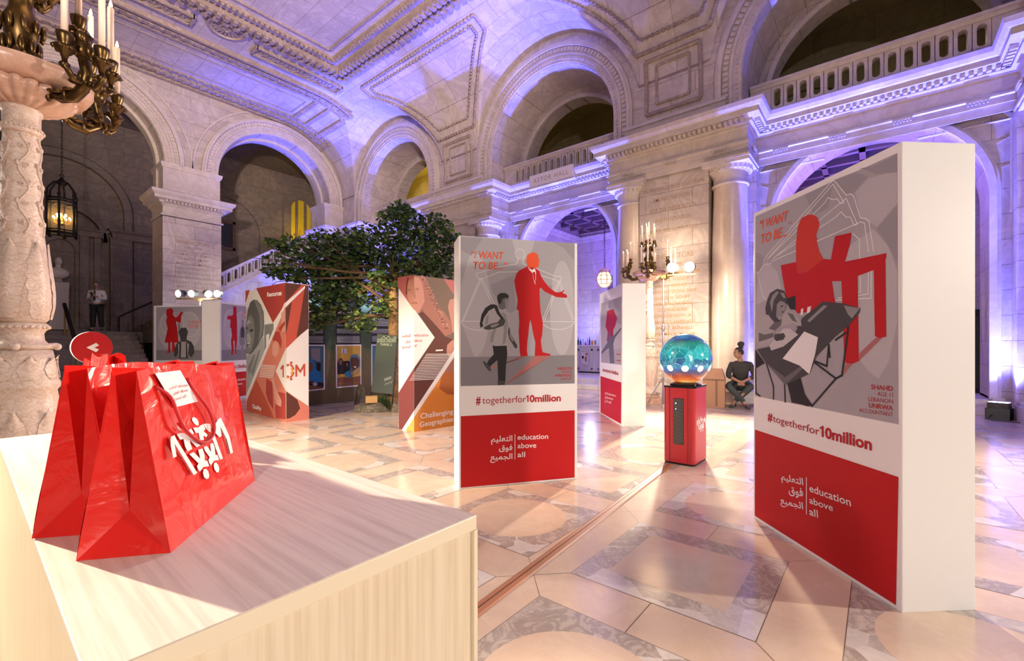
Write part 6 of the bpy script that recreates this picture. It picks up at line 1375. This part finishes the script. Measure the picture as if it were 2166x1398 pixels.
q0, q1 = pix(1215, 733, X=14.3), pix(1275, 733, X=14.3)
BARW = mat('bar_white', (.74,.70,.76), .3)
t = thing('bar_counter', 'white bar counter with a framed picture on its front, in the blue archway', 'bar', (14.3,6.2,.30))
mb = MB(); mb.box((0,0,.05),(.6,2.4,.94)); mb.box((-.04,-.04,.94),(.64,2.44,1.0)); mb.build('counter_body', BARW, t, bevel=.01)
mb = MB(); mb.box((.03,.03,0),(.57,2.37,.05)); mb.build('kick_plate', BLKM, t)
for y in (.15,.95,1.75):
    mb = MB()
    for b in (((-.02,y,.12),(0,y+.6,.18)),((-.02,y,.80),(0,y+.6,.86)),((-.02,y,.12),(0,y+.06,.86)),((-.02,y+.54,.12),(0,y+.6,.86))): mb.box(*b)
    mb.build('front_moulding', BARW, t)
qf = pix(1237, 758, X=14.28)
p = thing('framed_picture', 'small bright picture on the front of the bar counter', 'picture', (14.275,qf.y,qf.z-.22))
mb = MB(); mb.box((-.012,-.17,0),(0,.17,.46)); mb.build('frame', mat('picture_frame_pale', (.8,.75,.8), .4), p); mb = MB(); mb.box((-.016,-.13,.04),(-.012,.13,.42)); mb.build('picture', PWHITE, p)
Fq = Face((-.0165,0,0), (0,-1,0), p); Fq.poly('print', [ell(.05,.20,.045,.11), [(.02,.42),(.13,.42),(.13,.32),(.05,.34)]], TSKIN, .001); Fq.poly('print_dark', ell(-.07,.26,.04,.06), PBLACK, .001)
GLS = [mat('bottle_green', (.02,.12,.05), .1, trans=.4), mat('bottle_blue', (.05,.10,.35), .1, trans=.4), mat('bottle_clear', (.7,.75,.8), .08, trans=.7), mat('juice_orange', (.85,.35,.04), .2), mat('syrup_magenta', (.55,.02,.22), .2)]
bl_ = ('slim green glass bottle at the left of the bar top','blue glass bottle near the left end of the bar top','clear glass bottle in the middle of the bar top','short magenta bottle on the bar top','tall clear bottle beside the magenta one on the bar top','tall blue bottle on the bar top next to the orange jug','orange juice jug at the right of the bar bottles','clear tumbler at the right end of the bar bottles')
for k, (px_, h, r, m) in enumerate(((1223,.28,.033,0),(1228,.22,.036,1),(1233.5,.20,.038,2),(1238.5,.13,.036,4),(1243,.24,.030,2),(1247,.30,.028,1),(1252.5,.17,.045,3),(1259,.16,.038,2))):
    q = pix(px_, 731, X=14.45); t = thing('bottle' if k < 6 else 'jug', bl_[k], 'bottle' if k < 6 else 'jug', (14.45,q.y,1.30), 0, 'drinks on the bar counter')
    mb = MB(); mb.smooth = True
    mb.lathe([(r,0),(r,h*.6),(r*.45,h*.74),(r*.36,h*.95),(r*.42,h)] if k < 6 else [(r*.85,0),(r,h),(r*.92,h),(r*.8,.01)], seg=14); mb.build('glass', GLS[m], t, fix=False)
    if k < 6: mb = MB(); mb.smooth = True; mb.lathe([(r*.42,h),(r*.42,h+.025),(.001,h+.025)], seg=12); mb.build('cap', STEEL if k % 2 else BLKM, t)
q = pix(2063, 850, X=13.4)
t = thing('speaker_cabinet', 'tall black cabinet glimpsed behind the right edge of the biggest poster panel', 'cabinet', (13.4,q.y,.30))
mb = MB(); mb.box((0,-.28,.02),(.4,.10,1.75)); mb.build('cabinet_body', mat('cabinet_black', (.012,.012,.018), .5), t, bevel=.01); mb = MB(); mb.box((-.012,-.25,.1),(0,.07,1.6)); mb.build('grille', BLKM, t)
mb = MB(); mb.box((.02,-.26,0),(.38,.08,.02)); mb.build('foot', BLKM, t)

# ------------------------------------------------------------------ people
SKIN = mat('skin_warm', (.40,.22,.15), .5); SKIND = mat('skin_brown', (.30,.15,.09), .5); HAIR = mat('hair_dark', (.018,.012,.010), .7)
def skinmesh(name, chains, m, parent, sub=2, root=0):
    """chains of (x,y,z,radius); points sharing a position are welded into one skeleton"""
    idx = {}; vs = []; es = []; rad = []
    for ch in chains:
        prev = None
        for (x, y, z, r) in ch:
            k = (round(x,4), round(y,4), round(z,4))
            if k not in idx: idx[k] = len(vs); vs.append((x,y,z)); rad.append(r)
            if prev is not None and prev != idx[k]: es.append((prev, idx[k]))
            prev = idx[k]
    me = bpy.data.meshes.new(name); me.from_pydata(vs, es, []); me.materials.append(m)
    o = bpy.data.objects.new(name, me); COL.objects.link(o); o.parent = parent
    bm = bmesh.new(); bm.from_mesh(me); lay = bm.verts.layers.skin.verify(); bm.verts.ensure_lookup_table()
    for i, v in enumerate(bm.verts):
        d = v[lay]; r = rad[i]; d.radius = r if isinstance(r, tuple) else (r, r); d.use_root = (i == root)
    bm.to_mesh(me); bm.free()
    md = o.modifiers.new('skin', 'SKIN'); md.use_smooth_shade = True
    sb = o.modifiers.new('sub', 'SUBSURF'); sb.levels = sub; sb.render_levels = sub
    return o
def hand(p, d, up, L=.18):
    """five finger chains from a palm at p pointing along d (fingers slightly curled towards up)"""
    p, d, up = Vector(p), Vector(d).normalized(), Vector(up).normalized(); s = d.cross(up).normalized(); out = []
    for i, (o, l) in enumerate(((-.03,.072),(-.010,.082),(.010,.078),(.030,.062))):
        b = p+d*.045+s*o; a = b+d*l*.45+up*.004; c = b+d*l*.8+up*.022; e = b+d*l*.85+up*.04
        out.append([(*p,.026),(*b,.010),(*a,.009),(*c,.0085),(*e,.007)])
    b = p-s*.03+d*.01; out.append([(*p,.026),(*b,.013),(*(b-s*.02+d*.025+up*.01),.011),(*(b-s*.02+d*.05+up*.02),.009)])
    return out
def head(parent, c, r, face_dir, skin, hair_m, hair='short', tilt=0):
    """head as part of the body group: skull with jaw, nose, ears, eyes, mouth; hair cap"""
    f = Vector((*face_dir, 0)).normalized(); s = Vector((-f.y, f.x, 0)); c = Vector(c)
    bm = bmesh.new(); bmesh.ops.create_uvsphere(bm, u_segments=24, v_segments=18, radius=1)
    for v in bm.verts:
        x, y, z = v.co; w = .76; fy = y*.95
        if z < 0: w *= 1-.30*min(1, -z)**1.3; fy = y*(.95-.12*(-z)) + (.10*(-z) if y > 0 else -.0)
        if y > .75 and -.25 < z < .15 and abs(x) < .2: fy += .14*(1-abs(x)/.2)*(.3+(.15-z)/.4*.7)        # nose
        if y > .6 and .05 < z < .22 and .15 < abs(x) < .5: fy -= .05                                     # eye sockets
        v.co = c+s*(-x*w*r)+f*(fy*r)+Vector((0,0,z*1.22*r))
    me = bpy.data.meshes.new('head'); bm.to_mesh(me); bm.free(); me.materials.append(skin)
    for p in me.polygons: p.use_smooth = True
    h = bpy.data.objects.new('head', me); COL.objects.link(h); h.parent = parent
    for q in (-1, 1):
        mb = MB(); mb.smooth = True; mb.sphere(c+s*q*r*.77+Vector((0,0,-.02*r)), r*.24, 10, 8, (.6,.6,1.1)); mb.build('ear', skin, h)
        mb = MB(); mb.smooth = True; mb.sphere(c+s*q*r*.32+f*r*.80+Vector((0,0,.12*r)), r*.10, 8, 6); mb.build('eye', mat('eye_dark', (.02,.015,.012), .3), h)
    mb = MB(); mb.smooth = True; mb.sphere(c+f*r*.84+Vector((0,0,-.52*r)), r*.16, 10, 6, (1.2,1.2,.4)); mb.build('mouth', mat('lip_brown', (.25,.09,.07), .5), h)
    mb = MB(); mb.smooth = True; vs = []; n = 24
    for j in range(9):
        th = (PI*.56)*j/8
        for i in range(n):
            a = 2*PI*i/n; dv = Vector((math.sin(th)*math.cos(a), math.sin(th)*math.sin(a), math.cos(th)))
            if dv.y > .35 and th > .95: th2 = .95; dv = Vector((math.sin(th2)*math.cos(a), math.sin(th2)*math.sin(a), math.cos(th2)))
            k = 1.06; vs.append(c+s*(-dv.x*.78*r*k)+f*(dv.y*.95*r*k-.04*r)+Vector((0,0,dv.z*1.22*r*k)))
    mb.add(vs, [(j*n+i, j*n+(i+1)%n, (j+1)*n+(i+1)%n, (j+1)*n+i) for j in range(8) for i in range(n)]); mb.build('hair', hair_m, h, fix=False)
    return h
# seated person with a hair bun, leaning forward with hands joined and ankles crossed
t = thing('person', 'seated person in dark clothes with a hair bun, hands joined, beside the brown carton', 'person', (SX,SY,0), -1.349)
hipL, hipR, kL, kR = (-.10,.16,.46), (.10,.16,.46), (-.235,-.16,.47), (.20,-.16,.46); aL, aR = (-.13,-.10,.10), (.10,-.16,.09)
sL, sR, eL, eR = (-.165,.0,.90), (.185,.0,.89), (-.235,-.10,.67), (.265,-.08,.67); wL, wR = (-.06,-.20,.575), (.075,-.20,.57)
neck = (-.005,-.03,.985); body = [[(0,.16,.46,.09),(0,.10,.66,.09),(0,.02,.84,.09),(*neck,.052),(-.015,-.05,1.05,.05)], [(0,.02,.84,.09),(*sL,.042),(*eL,.036),(*wL,.026),(-.02,-.235,.555,.026)], [(0,.02,.84,.09),(*sR,.042),(*eR,.036),(*wR,.026),(.045,-.235,.55,.026)],
  [(0,.16,.46,.09),(*hipL,.085),(*kL,.058),(*aR,.036),(.14,-.30,.05,.034)], [(0,.16,.46,.09),(*hipR,.085),(*kR,.058),(*aL,.036),(-.16,-.24,.05,.034)]]
body += hand((-.02,-.235,.555), (.6,-.5,-.5), (.5,.5,.2)) + hand((.045,-.235,.55), (-.6,-.5,-.5), (-.5,.5,.2))
skinmesh('body', body, SKIND, t)
SHIRT = mat('charcoal_top', (.022,.018,.018), .8)
skinmesh('dark_top', [[(0,.16,.43,.14),(0,.11,.62,.155),(0,.02,.85,.13),(-.003,-.02,.945,.08)], [(0,.02,.85,.13),(*sL,.072),(*eL,.060),(-.15,-.15,.62,.042)], [(0,.02,.85,.13),(*sR,.072),(*eR,.060),(.17,-.145,.615,.042)]], SHIRT, t)
TROU = mat('dark_trousers', (.035,.045,.042), .85)
skinmesh('trousers', [[(0,.17,.46,.135),(*hipL,.11),(*kL,.078),((kL[0]+aR[0])/2,-.15,.28,.062),(aR[0]-.02,-.155,.12,.05)], [(0,.17,.46,.135),(*hipR,.11),(*kR,.078),((kR[0]+aL[0])/2,-.11,.28,.062),(aL[0]+.02,-.10,.125,.05)]], TROU, t)
for a, d in ((aR, (.05,-.15)), (aL, (-.05,-.15))):
    skinmesh('shoe', [[(a[0],a[1]+.03,.055,.045),(a[0]+d[0]*.6,a[1]+d[1]*.7,.048,.045),(a[0]+d[0]*1.3,a[1]+d[1]*1.3,.036,.032)]], BLKM, t)
h = head(t, (-.035,-.06,1.135), .098, (-.93,-.36), SKIND, HAIR)
mb = MB(); mb.smooth = True; mb.lathe([(.05,0),(.035,.03),(.055,.055),(.07,.09),(.05,.13),(.001,.145)], (.01,-.03,1.235), 16, fn=lambda r, z, a: r*(1+.05*math.sin(7*a+z*60))); mb.build('hair_bun', HAIR, h, fix=False)
# standing person on the stair landing looking at a phone
q = pix(205, 699, Z=1.83)
t = thing('person', 'standing person in white shirt and dark tie looking at a phone', 'person', (q.x,q.y,1.8205), -.62)
bd = [[(0,0,.93,.11),(0,.01,1.12,.09),(0,0,1.32,.10),(0,-.01,1.48,.055),(0,-.02,1.56,.05)], [(0,0,1.32,.10),(-.20,0,1.40,.055),(-.26,.02,1.13,.042),(-.05,-.24,1.20,.028),(.0,-.28,1.24,.028)], [(0,0,1.32,.10),(.20,0,1.40,.055),(.27,.0,1.14,.042),(.10,-.25,1.22,.028),(.05,-.29,1.26,.028)],
  [(0,0,.93,.11),(-.10,0,.90,.09),(-.11,-.01,.50,.06),(-.12,.02,.09,.04),(-.14,-.12,.04,.036)], [(0,0,.93,.11),(.10,0,.90,.09),(.12,-.02,.50,.06),(.14,.02,.09,.04),(.17,-.12,.04,.036)]]
bd += hand((.0,-.28,1.24), (.3,-.5,.6), (.5,.4,.2)) + hand((.05,-.29,1.26), (-.2,-.5,.7), (-.5,.4,.2))
skinmesh('body', bd, SKIN, t)
SHW = mat('shirt_white', (.66,.62,.66), .7)
skinmesh('white_shirt', [[(0,0,.95,.135),(0,.01,1.12,.145),(0,0,1.33,.155),(0,-.01,1.45,.075)], [(0,0,1.33,.155),(-.20,0,1.40,.082),(-.26,.02,1.13,.066),(-.08,-.21,1.19,.045)], [(0,0,1.33,.155),(.20,0,1.40,.082),(.27,0,1.14,.066),(.13,-.215,1.21,.045)]], SHW, t)
skinmesh('black_trousers', [[(0,0,.95,.13),(-.09,0,.88,.115),(-.115,-.01,.50,.092),(-.125,.015,.10,.078)], [(0,0,.95,.13),(.09,0,.88,.115),(.125,-.02,.50,.092),(.145,.015,.10,.078)]], mat('trouser_black', (.010,.009,.011), .8), t)
mb = MB(); mb.add([(-.02,-.135,1.44),(.02,-.135,1.44),(.035,-.16,1.10),(0,-.165,1.06),(-.035,-.16,1.10)], [(0,1,2,3,4)]); mb.add([(-.02,-.125,1.44),(.02,-.125,1.44),(.035,-.15,1.10),(0,-.155,1.06),(-.035,-.15,1.10)], [(4,3,2,1,0)]); mb.build('tie', mat('tie_dark', (.02,.015,.02), .6), t)
for sx in (-.13,.15): skinmesh('shoe', [[(sx,.05,.05,.045),(sx*1.1,-.07,.045,.045),(sx*1.25,-.17,.034,.034)]], BLKM, t)
head(t, (0,-.04,1.655), .098, (.35,-.94), SKIN, HAIR)
ph = thing('phone', 'dark phone held by the standing person on the stair landing', 'phone', (0,0,0))
_m = Matrix.Translation(t.location) @ Matrix.Rotation(-.62, 4, 'Z'); ph.location = _m @ Vector((.025,-.352,1.30)); ph.rotation_euler = (.5,0,-.62)
mb = MB(); mb.box((-.035,-.005,-.07),(.035,.005,.07)); mb.build('case', BLKM, ph, bevel=.003); mb = MB(); mb.box((-.031,.005,-.065),(.031,.0056,.065)); mb.build('screen', mat('phone_screen', (.03,.03,.04), .1, emit=(.5,.55,.7), estr=.6), ph)
